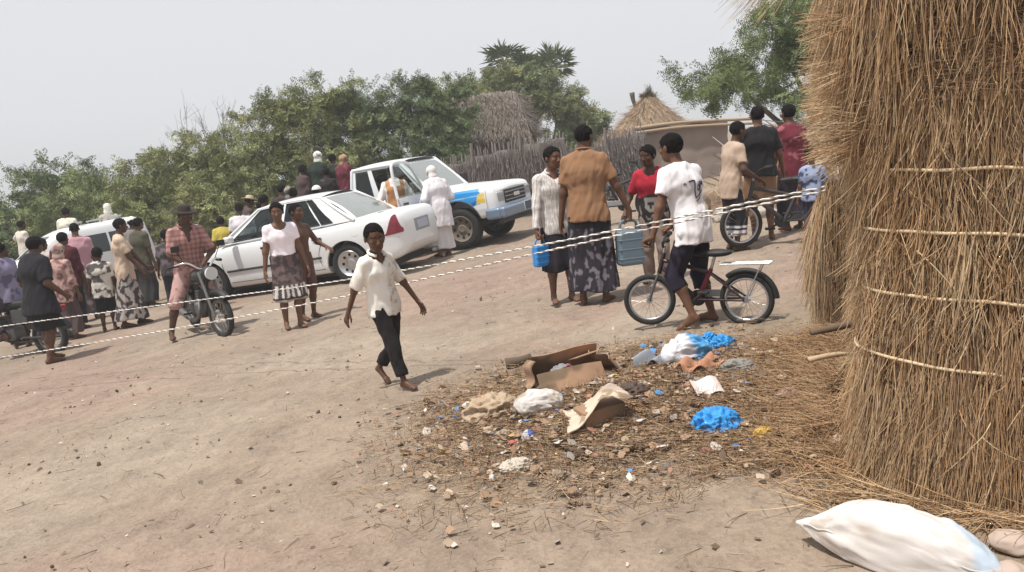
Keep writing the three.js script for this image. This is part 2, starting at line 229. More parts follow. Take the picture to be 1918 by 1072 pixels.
  const skinC = (x, y, z) => {
    const k = 1 + 0.14 * fbm(x * 9, y * 9, z * 9, 2); let c = [skin[0] * k, skin[1] * k, skin[2] * k];
    const [u, v, w] = toHead(x, y, z); if (Math.abs(u) < 0.5 && Math.abs(v) < 0.55 && w > 0.1) {
      const au = Math.abs(u), e = Math.hypot((au - 0.13) / 1.45, v - 0.02); if (e < 0.03) c = Math.hypot(au - 0.13, v - 0.02) < 0.024 ? [0.008, 0.005, 0.004] : [0.26, 0.22, 0.19]; else if (Math.abs(v - 0.115 + au * 0.06) < 0.022 && au > 0.05 && au < 0.23) c = [0.02, 0.012, 0.01]; else if (Math.abs(v + 0.245) < 0.045 && au < 0.1) c = [skin[0] * 1.05, skin[1] * 0.75, skin[2] * 0.85];
    }
    return c;
  };
  const near = o.cell && o.cell < 0.012;
  const g0 = [netMesh(bodyS, mn, mx, cell), netMesh(headS, [hc.x - hs * 0.62, hc.y - hs * 0.66, hc.z - hs * 0.66], [hc.x + hs * 0.62, hc.y + hs * 0.66, hc.z + hs * 0.66], near ? 0.0045 : 0.007), ...hands.map(q => netMesh(q.sdf, [q.c.x - q.R, q.c.y - q.R, q.c.z - q.R], [q.c.x + q.R, q.c.y + q.R, q.c.z + q.R], near ? 0.0034 : 0.005))];
  const body = paint(mergeGeometries(g0), skinC);
  const g = thing('person', o.label, 'person', o.group);
  part('body', body, skinMat, g);
  const amp = o.wr ?? 0.009;
  const fold = (x, y, z) => amp * (0.9 * ns(x * 9 + 3, y * 5, z * 9) + 0.95 * ns(x * 23 + y * 6, y * 8, z * 23 - y * 5) + 0.5 * Math.abs(ns(x * 15 + 7, y * 13 + x * 9, z * 15))) ;
  const out = {};
  if (o.shirt) {
    const q = o.shirt, L = (q.loose ?? 0.014) * 0.82, hem = hipY + (q.hem ?? -0.06) * N, sl = q.sl ?? 0.75;
    const sleeves = A.map(m => { const list = [[cap(m.s, m.el, 0.041 * r + L, 0.031 * r + L * 1.25), sl < 1 ? m.s.clone().lerp(m.el, sl) : null, m.el.clone().sub(m.s).normalize()]]; if (sl > 1) list.push([cap(m.el, m.wr, 0.031 * r + L, 0.0205 * r + L), sl < 2 ? m.el.clone().lerp(m.wr, sl - 1) : m.wr, m.wr.clone().sub(m.el).normalize()]); return list; });
    const shs = A.map((m, i) => cap(sc.clone().addScaledVector(ax, (i ? 1 : -1) * sw * 0.35), m.s, 0.052 * r + L * 0.8, 0.043 * r + L));
    const nc = nb.clone().addScaledVector(fz, 0.02 * N).addScaledVector(sp, 0.012 * N), vc = q.v ? cap(nb.clone().addScaledVector(fz, 0.075 * N), nb.clone().addScaledVector(fz, 0.09 * N).addScaledVector(sp, -q.v * N), 0.04 * N, 0.006 * N) : null;
    const skirtC = cap(pel.clone().add(V(0, 0.08 * N, 0)), V(pel.x, Math.min(hem, hipY) - 0.02, pel.z + (q.sway ?? 0)), 0.088 * r + L, 0.098 * r + L * 1.5 + (q.flare ?? 0));
    const sdf = (x, y, z) => {
      let d = torso(x, y, z, L); const X = pel.x + (x - pel.x) * 0.74, Z = pel.z + (z - pel.z) * 1.05; d = smin(d, skirtC(X, y, Z), 0.03); d = Math.max(d, hem - y + 0.012 * ns(x * 9, 1, z * 9));
      for (const s of shs) d = smin(d, s(x, y, z), 0.03);
      if (sl > 0) for (const l of sleeves) for (const [f, e, dir] of l) { let k = f(x, y, z); if (e) k = Math.max(k, (x - e.x) * dir.x + (y - e.y) * dir.y + (z - e.z) * dir.z); d = smin(d, k, 0.022); }
      if (Math.abs(d) < 0.05) d += Math.min(fold(x, y, z), L * 0.55);
      d = Math.max(d, -(Math.hypot(x - nc.x, (y - nc.y) * 0.8, z - nc.z) - (q.neck ?? 0.058) * N)); if (vc) d = Math.max(d, -vc(x, y, z));
      return d;
    };
    out.shirtS = sdf; out.shirt = part(q.name ?? 'shirt', paint(netMesh(sdf, mn, mx, cell), q.c), clothMat, g);
    if (q.collar) { const pts = []; for (let i = 0; i <= 12; i++) { const a = (40 + 280 * i / 12) * RAD; pts.push(nc.clone().addScaledVector(ax, Math.sin(a) * 0.057 * N).addScaledVector(fz, Math.cos(a) * 0.052 * N).addScaledVector(sp, 0.006 * N - Math.cos(a) * 0.022 * N)); } part('collar', paint(tubeGeo(pts, 0.011, 0.011, 24, 6), q.c), clothMat, g); }
  }
  if (o.pants) {
    const q = o.pants, L = q.loose ?? 0.013, hem = q.hem ?? 1.85, top = hipY + (q.top ?? 0.1) * N;
    const legs = Lg.map(m => { const list = [[cap(m.h, m.kn, 0.07 * r + L, 0.045 * r + L), hem < 1 ? m.h.clone().lerp(m.kn, hem) : null, m.kn.clone().sub(m.h).normalize()]]; if (hem > 1) { list.push([cap(m.kn, m.an, 0.045 * r + L, 0.034 * r + L * (q.wide ?? 1)), m.kn.clone().lerp(m.an, hem - 1), m.an.clone().sub(m.kn).normalize()]); } return list; });
    const sdf = (x, y, z) => { let d = Math.max(torso(x, y, z, L * 0.7), y - top, hipY - 0.05 * N - y); for (const l of legs) { let e = 1e9; for (const [f, p, dir] of l) { let k = f(x, y, z); if (p) k = Math.max(k, (x - p.x) * dir.x + (y - p.y) * dir.y + (z - p.z) * dir.z); e = smin(e, k, 0.02); } d = smin(d, e, 0.015); } if (Math.abs(d) < 0.05) d += Math.min(fold(x, y + 4, z) * 0.9, L * 0.55); return Math.max(d, y - top); };
    part(q.name ?? 'trousers', paint(netMesh(sdf, mn, mx, cell), q.c), clothMat, g);
  }
  if (o.skirt) {
    const q = o.skirt, top = hipY + (q.top ?? (o.shirt && (o.shirt.hem ?? -0.06) < -0.01 ? 0.0 : 0.09)) * N, hem = q.hem ?? 0.1 * N, fl = q.flare ?? 0;
    const legAt = (m, y) => { if (y > m.kn.y) { const t = clamp((m.h.y - y) / Math.max(0.05, m.h.y - m.kn.y)); return m.h.clone().lerp(m.kn, t); } const t = clamp((m.kn.y - y) / Math.max(0.05, m.kn.y - m.an.y)); return m.kn.clone().lerp(m.an, t); };
    const rows = []; for (let i = 0; i <= 24; i++) { const y = lerp(hem, top, i / 24), a = legAt(Lg[0], Math.min(y, hipY)), b = legAt(Lg[1], Math.min(y, hipY)), t = clamp((hipY - y) / (hipY - hem)), R = lerp(0.083, 0.066, t) * r + 0.012 + fl * t; const cx = (a.x + b.x) / 2, cz = (a.z + b.z) / 2; rows.push([cx, cz, Math.max(Math.abs(a.x - b.x) / 2 + R, lerp(0.118 * r, 0.12 * r, t)), Math.max(Math.abs(a.z - b.z) / 2 + R, 0.09 * r)]); }
    const sdf = (x, y, z) => { const f = clamp((y - hem) / (top - hem)) * 24, i = Math.min(23, Math.floor(f)), t = f - i, A0 = rows[i], B0 = rows[i + 1], cx = lerp(A0[0], B0[0], t), cz = lerp(A0[1], B0[1], t), rx = lerp(A0[2], B0[2], t), rz = lerp(A0[3], B0[3], t), u = (x - cx) / rx, w = (z - cz) / rz, an = Math.atan2(u, w), low = clamp((top - y) / (top - hem)); let d = (Math.hypot(u, w) - 1) * Math.min(rx, rz); d += 0.012 * low * Math.sin(an * 7 + 2 * ns(x * 3, y * 3, z * 3)) + fold(x, y * 0.5, z) * 0.8; return Math.max(d, y - top, hem + 0.012 * Math.sin(an * 3) - y); };
    const lo = mn.slice(), hi2 = mx.slice(); lo[0] -= 0.06 + fl; lo[2] -= 0.06 + fl; hi2[0] += 0.06 + fl; hi2[2] += 0.06 + fl; lo[1] = Math.min(lo[1], hem - 0.04);
    part(q.name ?? 'skirt', paint(netMesh(sdf, lo, hi2, cell), q.c), clothMat, g);
  }
  if (o.hair !== 0) {
    const len = (o.hair ?? 0.04) * 0.62, hcx = [0.007, 0.0055, 0.005];
    const sdf = (x, y, z) => { const [u, v, w] = toHead(x, y, z); let d = elli(u, v - 0.125, w + 0.065, 0.335 + len, 0.375 + len, 0.42 + len); d = Math.max(d, -(v * 0.62 - w * 0.78 + (0.055 + 0.03 * Math.sin(u * 9))), -0.30 - v); if (Math.abs(d) < 0.2) d += 0.028 * ns(u * 13, v * 13, w * 13); return d * hs; };
    part('hair', paint(netMesh(sdf, [hc.x - hs * 0.62, hc.y - hs * 0.6, hc.z - hs * 0.66], [hc.x + hs * 0.62, hc.y + hs * 0.66, hc.z + hs * 0.66], near ? 0.0055 : 0.009), () => hcx), hairMat, g);
  }
  const headPart = (name, geo, mat) => { const m = part(name, geo, mat, g); m.position.copy(hc); m.quaternion.copy(hq); return m; };
  if (o.hat) { // brimmed hat
    const pr = [[0.0, 0.56], [0.2, 0.55], [0.32, 0.47], [0.37, 0.26], [0.39, 0.2], [0.62, 0.15], [0.72, 0.19], [0.70, 0.155], [0.60, 0.11], [0.36, 0.15], [0.34, 0.3], [0, 0.45]].map(([a, b]) => new THREE.Vector2(a * hs, b * hs)); const lg = new THREE.LatheGeometry(pr, 28); lg.scale(0.95, 1, 1.1); lg.translate(0, 0.04 * hs, -0.05 * hs); lg.rotateX((o.hat.tilt ?? 0) * RAD); headPart('hat', lg, std(o.hat.c, 0.9, { side: THREE.DoubleSide })); }
  if (o.scarf) { // wrapped head cloth falling to the shoulders
    const sdf = (x, y, z) => { const [u, v, w] = toHead(x, y, z); let d = elli(u, v - 0.11, w + 0.06, 0.39, 0.43, 0.475); d = smin(d, elli(u, v + 0.42, w + 0.12, 0.42, 0.42, 0.36), 0.15); d = Math.max(d, -(elli(u, v + 0.1, w - 0.42, 0.235, 0.36, 0.33))); d += 0.02 * ns(u * 6, v * 6, w * 6); return d * hs; };
    part('headscarf', paint(netMesh(sdf, [hc.x - hs * 0.75, hc.y - hs * 1.05, hc.z - hs * 0.8], [hc.x + hs * 0.75, hc.y + hs * 0.75, hc.z + hs * 0.75], 0.009), o.scarf), clothMat, g); }
  if (o.cap) { const lg = new THREE.SphereGeometry(0.42 * hs, 20, 12, 0, 6.2832, 0, 1.5); lg.scale(0.92, 1, 1.1); lg.translate(0, 0.14 * hs, -0.05 * hs); headPart('cap', lg, std(o.cap, 0.9, { side: THREE.DoubleSide })); }
  const x = o.at[0], z = o.at[1]; g.position.set(x, (o.y ?? gh(x, z)) , z); g.rotation.y = (o.yaw ?? 0) * RAD;
  out.g = g; out.hands = hands.map(q => { g.updateMatrixWorld(); return q.palm.clone().applyMatrix4(g.matrixWorld); }); out.N = N; out.tip = hands.map(q => q.tip.clone().applyMatrix4(g.matrixWorld));
  return out;
}

// ---------------------------------------------------------------- vehicles (local +x forward, +z to the vehicle's right)
function table(rows) { return x => { const up = rows[0][0] < rows[rows.length - 1][0], R = up ? rows : [...rows].reverse(); if (x <= R[0][0]) return R[0][1]; for (let i = 0; i < R.length - 1; i++) if (x <= R[i + 1][0]) { const h = R[i + 1][0] - R[i][0], t = (x - R[i][0]) / h, s = j => { const a = R[Math.max(0, j - 1)], b = R[Math.min(R.length - 1, j + 1)]; return (b[1] - a[1]) / Math.max(1e-6, b[0] - a[0]); }; let m0 = s(i), m1 = s(i + 1); const dl = (R[i + 1][1] - R[i][1]) / h; if (Math.abs(m0) > 2.5 * Math.abs(dl)) m0 = 2.5 * dl; if (Math.abs(m1) > 2.5 * Math.abs(dl)) m1 = 2.5 * dl; return (2 * t ** 3 - 3 * t * t + 1) * R[i][1] + (t ** 3 - 2 * t * t + t) * h * m0 + (-2 * t ** 3 + 3 * t * t) * R[i + 1][1] + (t ** 3 - t * t) * h * m1; } return R[R.length - 1][1]; }; }
function ring(W, y0, y1, sec) { const half = sec.map(([w, k, dy]) => new THREE.Vector2(w * W, y0 + (y1 - y0) * k + (dy || 0))), pts = [...half, ...half.slice(0, -1).reverse().map(p => new THREE.Vector2(-p.x, p.y))]; return pts; }
function loftBody(xs, W, bot, top, sec, sub = 4) {
  const rings = xs.map(x => { const p = ring(W(x), bot(x), top(x), sec).map(q => V(q.x, q.y, 0)), c = new THREE.CatmullRomCurve3(p, true, 'centripetal'); return c.getPoints(p.length * sub).slice(0, -1); });
  const n = rings[0].length, pos = [], idx = []; rings.forEach((r, i) => r.forEach(p => pos.push(xs[i], p.y, p.x)));
  for (let i = 0; i < rings.length - 1; i++) for (let k = 0; k < n; k++) { const a = i * n + k, b = i * n + (k + 1) % n; idx.push(a, b, a + n, b, b + n, a + n); }
  for (const [e, s] of [[0, 1], [rings.length - 1, -1]]) { const c = pos.length / 3, r = rings[e]; pos.push(xs[e], r.reduce((q, p) => q + p.y, 0) / n, 0); for (let k = 0; k < n; k++) { const a = e * n + k, b = e * n + (k + 1) % n; s > 0 ? idx.push(c, b, a) : idx.push(c, a, b); } }
  const g = new THREE.BufferGeometry(); g.setAttribute('position', new THREE.Float32BufferAttribute(pos, 3)); g.setIndex(idx);
  let vol = 0; for (let i = 0; i < idx.length; i += 3) { const P = j => V(pos[idx[i + j] * 3], pos[idx[i + j] * 3 + 1], pos[idx[i + j] * 3 + 2]); vol += P(0).dot(P(1).cross(P(2))); } if (vol < 0) for (let i = 0; i < idx.length; i += 3) [idx[i + 1], idx[i + 2]] = [idx[i + 2], idx[i + 1]]; g.setIndex(idx); g.computeVertexNormals();
  const side = (x, y) => { const p = ring(W(x), bot(x), top(x), sec).slice(0, sec.length); for (let i = 0; i < p.length - 1; i++) if (y >= p[i].y && y <= p[i + 1].y && p[i + 1].y > p[i].y) return lerp(p[i].x, p[i + 1].x, (y - p[i].y) / (p[i + 1].y - p[i].y)); return p[p.length - 2].x; };
  return { g, side };
}
function cutArches(g, cyls) { const ev = new Evaluator(); ev.attributes = ['position', 'normal']; ev.useGroups = false; let b = new Brush(g); b.updateMatrixWorld(); for (const [x, y, r, z0, z1] of cyls) { const c = new Brush(cyl(r, Math.abs(z1 - z0), x, y, (z0 + z1) / 2, 'z', 36)); c.geometry.deleteAttribute('uv'); c.updateMatrixWorld(); b = ev.evaluate(b, c, SUBTRACTION); b.updateMatrixWorld(); } return toCreasedNormals(clean(b.geometry), 0.5); }
function patch(fn, nu, nv) { const pos = [], idx = []; for (let j = 0; j <= nv; j++) for (let i = 0; i <= nu; i++) { const p = fn(i / nu, j / nv); pos.push(p.x, p.y, p.z); } for (let j = 0; j < nv; j++) for (let i = 0; i < nu; i++) { const a = j * (nu + 1) + i; idx.push(a, a + 1, a + nu + 1, a + 1, a + nu + 2, a + nu + 1); } const g = new THREE.BufferGeometry(); g.setAttribute('position', new THREE.Float32BufferAttribute(pos, 3)); g.setIndex(idx); g.computeVertexNormals(); return g; }
const blend = (A0, C0, A1, C1, bul) => (s, k) => V(...[0, 1, 2].map(i => lerp(lerp(A0[i], C0[i], s), lerp(A1[i], C1[i], s), k) + bul[i] * 4 * (s * (1 - s)) * 0.5 + bul[i] * 2 * k * (1 - k)));
const sub = (f, s0, s1, k0, k1, off = [0, 0, 0]) => (u, v) => f(lerp(s0, s1, u), lerp(k0, k1, v)).add(V(...off));
const mir = p => [p[0], p[1], -p[2]];
const paintDust = (() => { const a = tileNoise(31, 16), b = tileNoise(32, 128); return noiseTex(256, (u, v) => { const k = 0.30 + 0.25 * a(u, v) + 0.2 * b(u, v); return [k, k, k]; }); })();
const M = {
  white: new THREE.MeshPhysicalMaterial({ color: new THREE.Color().setRGB(0.74, 0.75, 0.76), roughness: 0.38, clearcoat: 0.6, clearcoatRoughness: 0.25, side: THREE.DoubleSide }),
  glass: new THREE.MeshPhysicalMaterial({ color: new THREE.Color().setRGB(0.62, 0.70, 0.70), roughness: 0.04, transmission: 1, thickness: 0, ior: 1.5, side: THREE.DoubleSide }),
  tint: new THREE.MeshPhysicalMaterial({ color: new THREE.Color().setRGB(0.30, 0.36, 0.35), roughness: 0.05, transmission: 1, thickness: 0, ior: 1.5, side: THREE.DoubleSide }),
  dustyGlass: new THREE.MeshPhysicalMaterial({ color: new THREE.Color().setRGB(0.40, 0.43, 0.41), roughness: 0.16, transmission: 0.35, thickness: 0, ior: 1.5, clearcoat: 1, clearcoatRoughness: 0.06, side: THREE.DoubleSide }),
  worn: std([0.17, 0.165, 0.16], 0.5, { metalness: 0.5 }),
  black: std([0.018, 0.018, 0.019], 0.6), rubber: std([0.022, 0.021, 0.02], 0.88), dark: std([0.05, 0.05, 0.052], 0.8), seat: std([0.11, 0.105, 0.10], 0.95),
  steel: std([0.55, 0.55, 0.56], 0.32, { metalness: 0.9 }), chrome: std([0.72, 0.72, 0.72], 0.2, { metalness: 1 }), grey: std([0.30, 0.31, 0.32], 0.5), red: new THREE.MeshPhysicalMaterial({ color: new THREE.Color().setRGB(0.33, 0.02, 0.03), roughness: 0.16, clearcoat: 0.8 }),
  lamp: new THREE.MeshPhysicalMaterial({ color: new THREE.Color().setRGB(0.7, 0.72, 0.72), roughness: 0.12, clearcoat: 1 }), dusty: std([0.20, 0.165, 0.13], 0.95),
};
function carWheel(R, w, hub = M.steel) {
  const g = new THREE.Group(); g.name = 'wheel';
  const pr = [[R * 0.64, -w / 2 + 0.02], [R * 0.8, -w / 2], [R * 0.95, -w / 2 + 0.012], [R, -w / 2 + 0.045], [R * 1.004, 0], [R, w / 2 - 0.045], [R * 0.95, w / 2 - 0.012], [R * 0.8, w / 2], [R * 0.64, w / 2 - 0.02]].map(p => new THREE.Vector2(...p));
  const t = new THREE.LatheGeometry(pr, 36); t.rotateX(Math.PI / 2); part('tyre', t, M.rubber, g);
  const rp = [[0, w / 2 - 0.06], [0.05, w / 2 - 0.05], [R * 0.2, w / 2 - 0.055], [R * 0.28, w / 2 - 0.075], [R * 0.55, w / 2 - 0.06], [R * 0.6, w / 2 - 0.02], [R * 0.66, w / 2 - 0.012], [R * 0.66, -w / 2 + 0.02]].map(p => new THREE.Vector2(...p)); const q = new THREE.LatheGeometry(rp, 30); q.rotateX(Math.PI / 2); const q2 = q.clone(); q2.rotateY(Math.PI);
  const rim = part('rim', merge([q, q2]), hub, g); const holes = []; for (let k = 0; k < 8; k++) { const a = k / 8 * 6.283; for (const s of [1, -1]) holes.push(cyl(R * 0.075, 0.006, Math.cos(a) * R * 0.43, Math.sin(a) * R * 0.43, s * (w / 2 - 0.063), 'z', 10)); } part('vent_hole', merge(holes), M.black, rim).userData.kind = 'stuff'; return g;
}
const tapes = (pts, w, h = 0.012) => tubeGeo(pts, w, w, Math.max(8, pts.length * 3), 5);

// ---- the white sedan
{
  const car = thing('parked_sedan', 'dusty white four door sedan parked side on behind the crowd', 'car');
  const W = table([[2.24, 0.5], [2.2, 0.6], [2.08, 0.72], [1.75, 0.82], [1.0, 0.855], [-1.2, 0.86], [-1.8, 0.83], [-2.12, 0.77], [-2.25, 0.68], [-2.29, 0.58]]), bot = table([[2.24, 0.42], [2.15, 0.28], [1.9, 0.215], [1.0, 0.2], [-1.4, 0.21], [-1.95, 0.26], [-2.2, 0.33], [-2.29, 0.46]]), top = table([[2.24, 0.56], [2.17, 0.66], [1.95, 0.735], [1.5, 0.81], [1.0, 0.885], [0.7, 0.915], [0, 0.935], [-1.0, 0.955], [-1.6, 0.985], [-2.05, 0.995], [-2.2, 0.97], [-2.27, 0.89], [-2.29, 0.80]]);
  const sec = [[0.5, 0], [0.9, 0], [0.965, 0.08], [0.985, 0.3], [1.0, 0.55], [0.985, 0.78], [0.945, 0.92], [0.87, 0.985], [0.6, 1.0, 0.012], [0, 1, 0.022]];
  const xs = []; for (let i = 0; i <= 60; i++) { const t = i / 60; xs.push(lerp(2.24, -2.29, 0.5 - 0.5 * Math.cos(Math.PI * lerp(0.0, 1, t)) * (0.55) - 0.45 * (1 - 2 * t) * 0.5 )); }
  xs[0] = 2.24; xs[60] = -2.29; const ok = xs.filter((v, i) => i === 0 || v < xs[i - 1] - 1e-4);
  const { g, side } = loftBody(ok, W, bot, top, sec, 3), AX = [1.31, -1.31], R = 0.315;
  const body = part('body', cutArches(g, AX.flatMap(x => [[x, 0.31, 0.375, 0.5, 1.2], [x, 0.31, 0.375, -1.2, -0.5]])), M.white, car);
  for (const x of AX) for (const s of [-1, 1]) { const l = new THREE.CylinderGeometry(0.37, 0.37, 0.3, 28, 1, true, -0.5 * Math.PI + Math.PI / 2, Math.PI); l.rotateX(Math.PI / 2); l.rotateZ(Math.PI / 2); l.translate(x, 0.31, s * 0.66); const lm = std([0.02, 0.02, 0.02], 0.95, { side: THREE.DoubleSide }); part('wheel_well', l, lm, car); const w = carWheel(R, 0.2); w.position.set(x, R, s * 0.735); car.add(w); }
  part('underbody', bx(3.9, 0.12, 1.25, 0, 0.2, 0), M.black, car);
  // cabin
  const A0 = [1.0, 0.905, 0.79], A1 = [0.24, 1.385, 0.60], C0 = [-1.52, 0.965, 0.775], C1 = [-0.90, 1.40, 0.585];
  const roofF = (u, v) => { const p = V(lerp(A1[0], C1[0], u), 0, 0); const hw = lerp(A1[2], C1[2], u); p.z = lerp(-hw, hw, v); p.y = lerp(A1[1], C1[1], u) + 0.045 * 4 * u * (1 - u) * 0.7 + 0.05 * (1 - (2 * v - 1) ** 2); p.x += (u < 0.5 ? 1 : -1) * 0.06 * Math.abs(1 - 2 * u) * (1 - (2 * v - 1) ** 2); return p; };
  const roof = part('roof', patch(roofF, 20, 16), M.white, car);
  for (const s of [-1, 1]) {
    const m = s > 0 ? (p => p) : mir, f0 = blend(m(A0), m(C0), m(A1), m(C1), [0, 0, s * 0.035]), f = (a, k) => { const p = f0(a, k); p.y += 0.045 * 4 * a * (1 - a) * 0.7 * k; return p; };
    const pl = []; for (const [a, b, c, d] of [[0, 0.075, 0, 1], [0.445, 0.485, 0.06, 0.93], [0.765, 0.78, 0.06, 0.93], [0.86, 1, 0, 1], [0.075, 0.86, 0, 0.06], [0.075, 0.86, 0.93, 1]]) pl.push(patch(sub(f, a, b, c, d), 10, 10)); part('pillar', merge(pl), M.white, car);
    for (const [a, b] of [[0.075, 0.445], [0.485, 0.765], [0.78, 0.86]]) { const wn = part('side_window', patch(sub(f, a, b, 0.06, 0.93, [0, 0, -s * 0.008]), 8, 6), M.tint, car); const loop = [[a, 0.06], [b, 0.06], [b, 0.93], [a, 0.93], [a, 0.06]].map(([p, q]) => f(p, q).add(V(0, 0, s * 0.002))); const tr = []; for (let i = 0; i < 4; i++) tr.push(tubeGeo([loop[i], loop[i].clone().lerp(loop[i + 1], 0.5).add(V(0, 0, 0)), loop[i + 1]], 0.009, 0.009, 4, 5)); part('window_seal', merge(tr), M.black, wn); }
    const rail = []; for (let i = 0; i <= 10; i++) rail.push(f(i / 10, 1).add(V(0, -0.008, -s * 0.012))); part('roof_rail', merge([tubeGeo(rail, 0.026, 0.026, 20, 8), tubeGeo([m(A0), f(0, 0.5), m(A1)].map(p => Array.isArray(p) ? V(...p) : p), 0.028, 0.026, 8, 8), tubeGeo([V(...m(C0)), f(1, 0.5), V(...m(C1))], 0.03, 0.026, 8, 8)]), M.white, car);
    // side trim, seams, handles, mirror
    const line = (pts, r, mat, nm) => part(nm, tubeGeo(pts.map(([x, y]) => V(x, y, s * (side(x, y) + 0.002))), r, r, 30, 5), mat, car);
    for (const [x0, x1] of [[0.93, 0.02], [-0.02, -0.86]]) { const pts = []; for (let i = 0; i <= 8; i++) { const x = lerp(x0, x1, i / 8); pts.push([x, 0.475]); } line(pts, 0.019, M.black, 'side_moulding'); }
    for (const pts of [[[0.97, 0.88], [1.0, 0.6], [0.93, 0.3]], [[0, 0.92], [0.01, 0.6], [0, 0.28]], [[-0.98, 0.93], [-0.93, 0.75], [-0.82, 0.5], [-0.86, 0.29]]]) line(pts, 0.0045, M.dark, 'door_seam');
    line([[-1.76, 0.62], [-1.95, 0.60], [-2.2, 0.60]], 0.0045, M.dark, 'bumper_seam'); line([[1.72, 0.50], [2.0, 0.5], [2.18, 0.52]], 0.0045, M.dark, 'bumper_seam');
    line([[0.9, 0.285], [0, 0.275], [-0.88, 0.285]], 0.006, M.dark, 'sill_seam');
    for (const x of [-0.02 + 0.14, -0.84]) { const hg = new RoundedBoxGeometry(0.17, 0.036, 0.03, 2, 0.012); hg.translate(x, 0.775, s * (side(x, 0.775) + 0.012)); part('door_handle', hg, M.black, car); }
    const mg = new RoundedBoxGeometry(0.12, 0.11, 0.17, 3, 0.04); mg.translate(0.72, 0.99, s * 0.92); part('wing_mirror', mg, M.white, car);
    part('fuel_flap', tubeGeo([[-1.45, 0.86], [-1.45, 0.74], [-1.58, 0.74], [-1.58, 0.86], [-1.45, 0.86]].map(([x, y]) => V(x, y, s * (side(x, y) + 0.001))), 0.003, 0.003, 24, 4), M.dark, car);
    // tall triangular tail lamp wrapping the rear corner
    const tl = patch((u, v) => { const x = lerp(-2.0, -2.262, u), yb = 0.65 + 0.02 * u, yt = yb + 0.02 + 0.27 * sst(0, 0.6, u) * (1 - 0.85 * sst(0.66, 1, u)), y = lerp(yb, Math.min(yt, top(x) - 0.012), v); return V(x - 0.006 * u, y, s * (side(x, y) + 0.008)); }, 18, 12); part('tail_lamp', tl, Object.assign(std([0.20, 0.022, 0.035], 0.25), { side: THREE.DoubleSide }), car);
    const hl = patch((u, v) => { const x = lerp(1.72, 2.19, u), yt = top(x) - 0.03, y = lerp(yt - 0.12 * (0.3 + u), yt, v); return V(x + 0.008 * u, y, s * (side(x, y) + 0.008)); }, 14, 8); part('headlamp', hl, Object.assign(M.lamp.clone(), { side: THREE.DoubleSide }), car);
  }
  const wf = blend(A0, mir(A0), A1, mir(A1), [0.1, 0.02, 0]), rf = blend(C0, mir(C0), C1, mir(C1), [-0.1, 0.02, 0]);
  part('windscreen', patch(sub(wf, 0.05, 0.95, 0.03, 0.97), 14, 8), M.glass, car); part('rear_window', patch(sub(rf, 0.07, 0.93, 0.05, 0.95), 14, 8), M.dustyGlass, car);
  const fr = []; for (const [f, e] of [[wf, 0.05], [rf, 0.07]]) for (const [a, b, c, d] of [[0, e, 0, 1], [1 - e, 1, 0, 1], [e, 1 - e, 0, 0.05], [e, 1 - e, 0.95, 1]]) fr.push(patch(sub(f, a, b, c, d), 12, 6)); part('window_frame', merge(fr), M.white, car);
  // interior
  part('parcel_shelf', bx(2.5, 0.02, 1.4, -0.38, 0.965, 0), M.dark, car);
  for (const [x, z] of [[-0.05, 0.36], [-0.05, -0.36]]) { const st = part('seat_back', bx(0.12, 0.2, 0.42, x, 1.05, z, 0.04), M.seat, car); part('headrest', bx(0.09, 0.13, 0.22, x - 0.03, 1.2, z, 0.035), M.seat, st); }
  part('rear_seat_back', bx(0.14, 0.16, 1.2, -0.98, 1.04, 0, 0.05), M.seat, car); part('dashboard', bx(0.3, 0.08, 1.3, 0.62, 0.98, 0, 0.03), M.black, car); const sw = new THREE.TorusGeometry(0.17, 0.014, 8, 24); sw.rotateY(Math.PI / 2); sw.rotateZ(0.4); sw.translate(0.42, 1.04, -0.36); part('steering_wheel', sw, M.black, car);
  part('number_plate', bx(0.012, 0.13, 0.40, -2.297, 0.72, 0.0), std([0.42, 0.45, 0.56], 0.5), car); part('plate_recess', bx(0.01, 0.2, 0.56, -2.288, 0.72, 0), M.grey, car);
  part('boot_seam', tubeGeo([[-2.06, 0.6], [-2.04, 0.4], [-2.04, -0.4], [-2.06, -0.6]].map(([x, z]) => V(x + 0.2, top(x + 0.2) + 0.018, z)), 0.004, 0.004, 12, 4), M.dark, car);
  part('grille', bx(0.02, 0.09, 0.7, 2.232, 0.5, 0, 0.008), M.black, car); part('exhaust_pipe', cyl(0.025, 0.25, -2.2, 0.27, 0.4, 'x', 12), M.steel, car);
  onSlope(car, -3.46, -13.70, 162 * RAD);
}

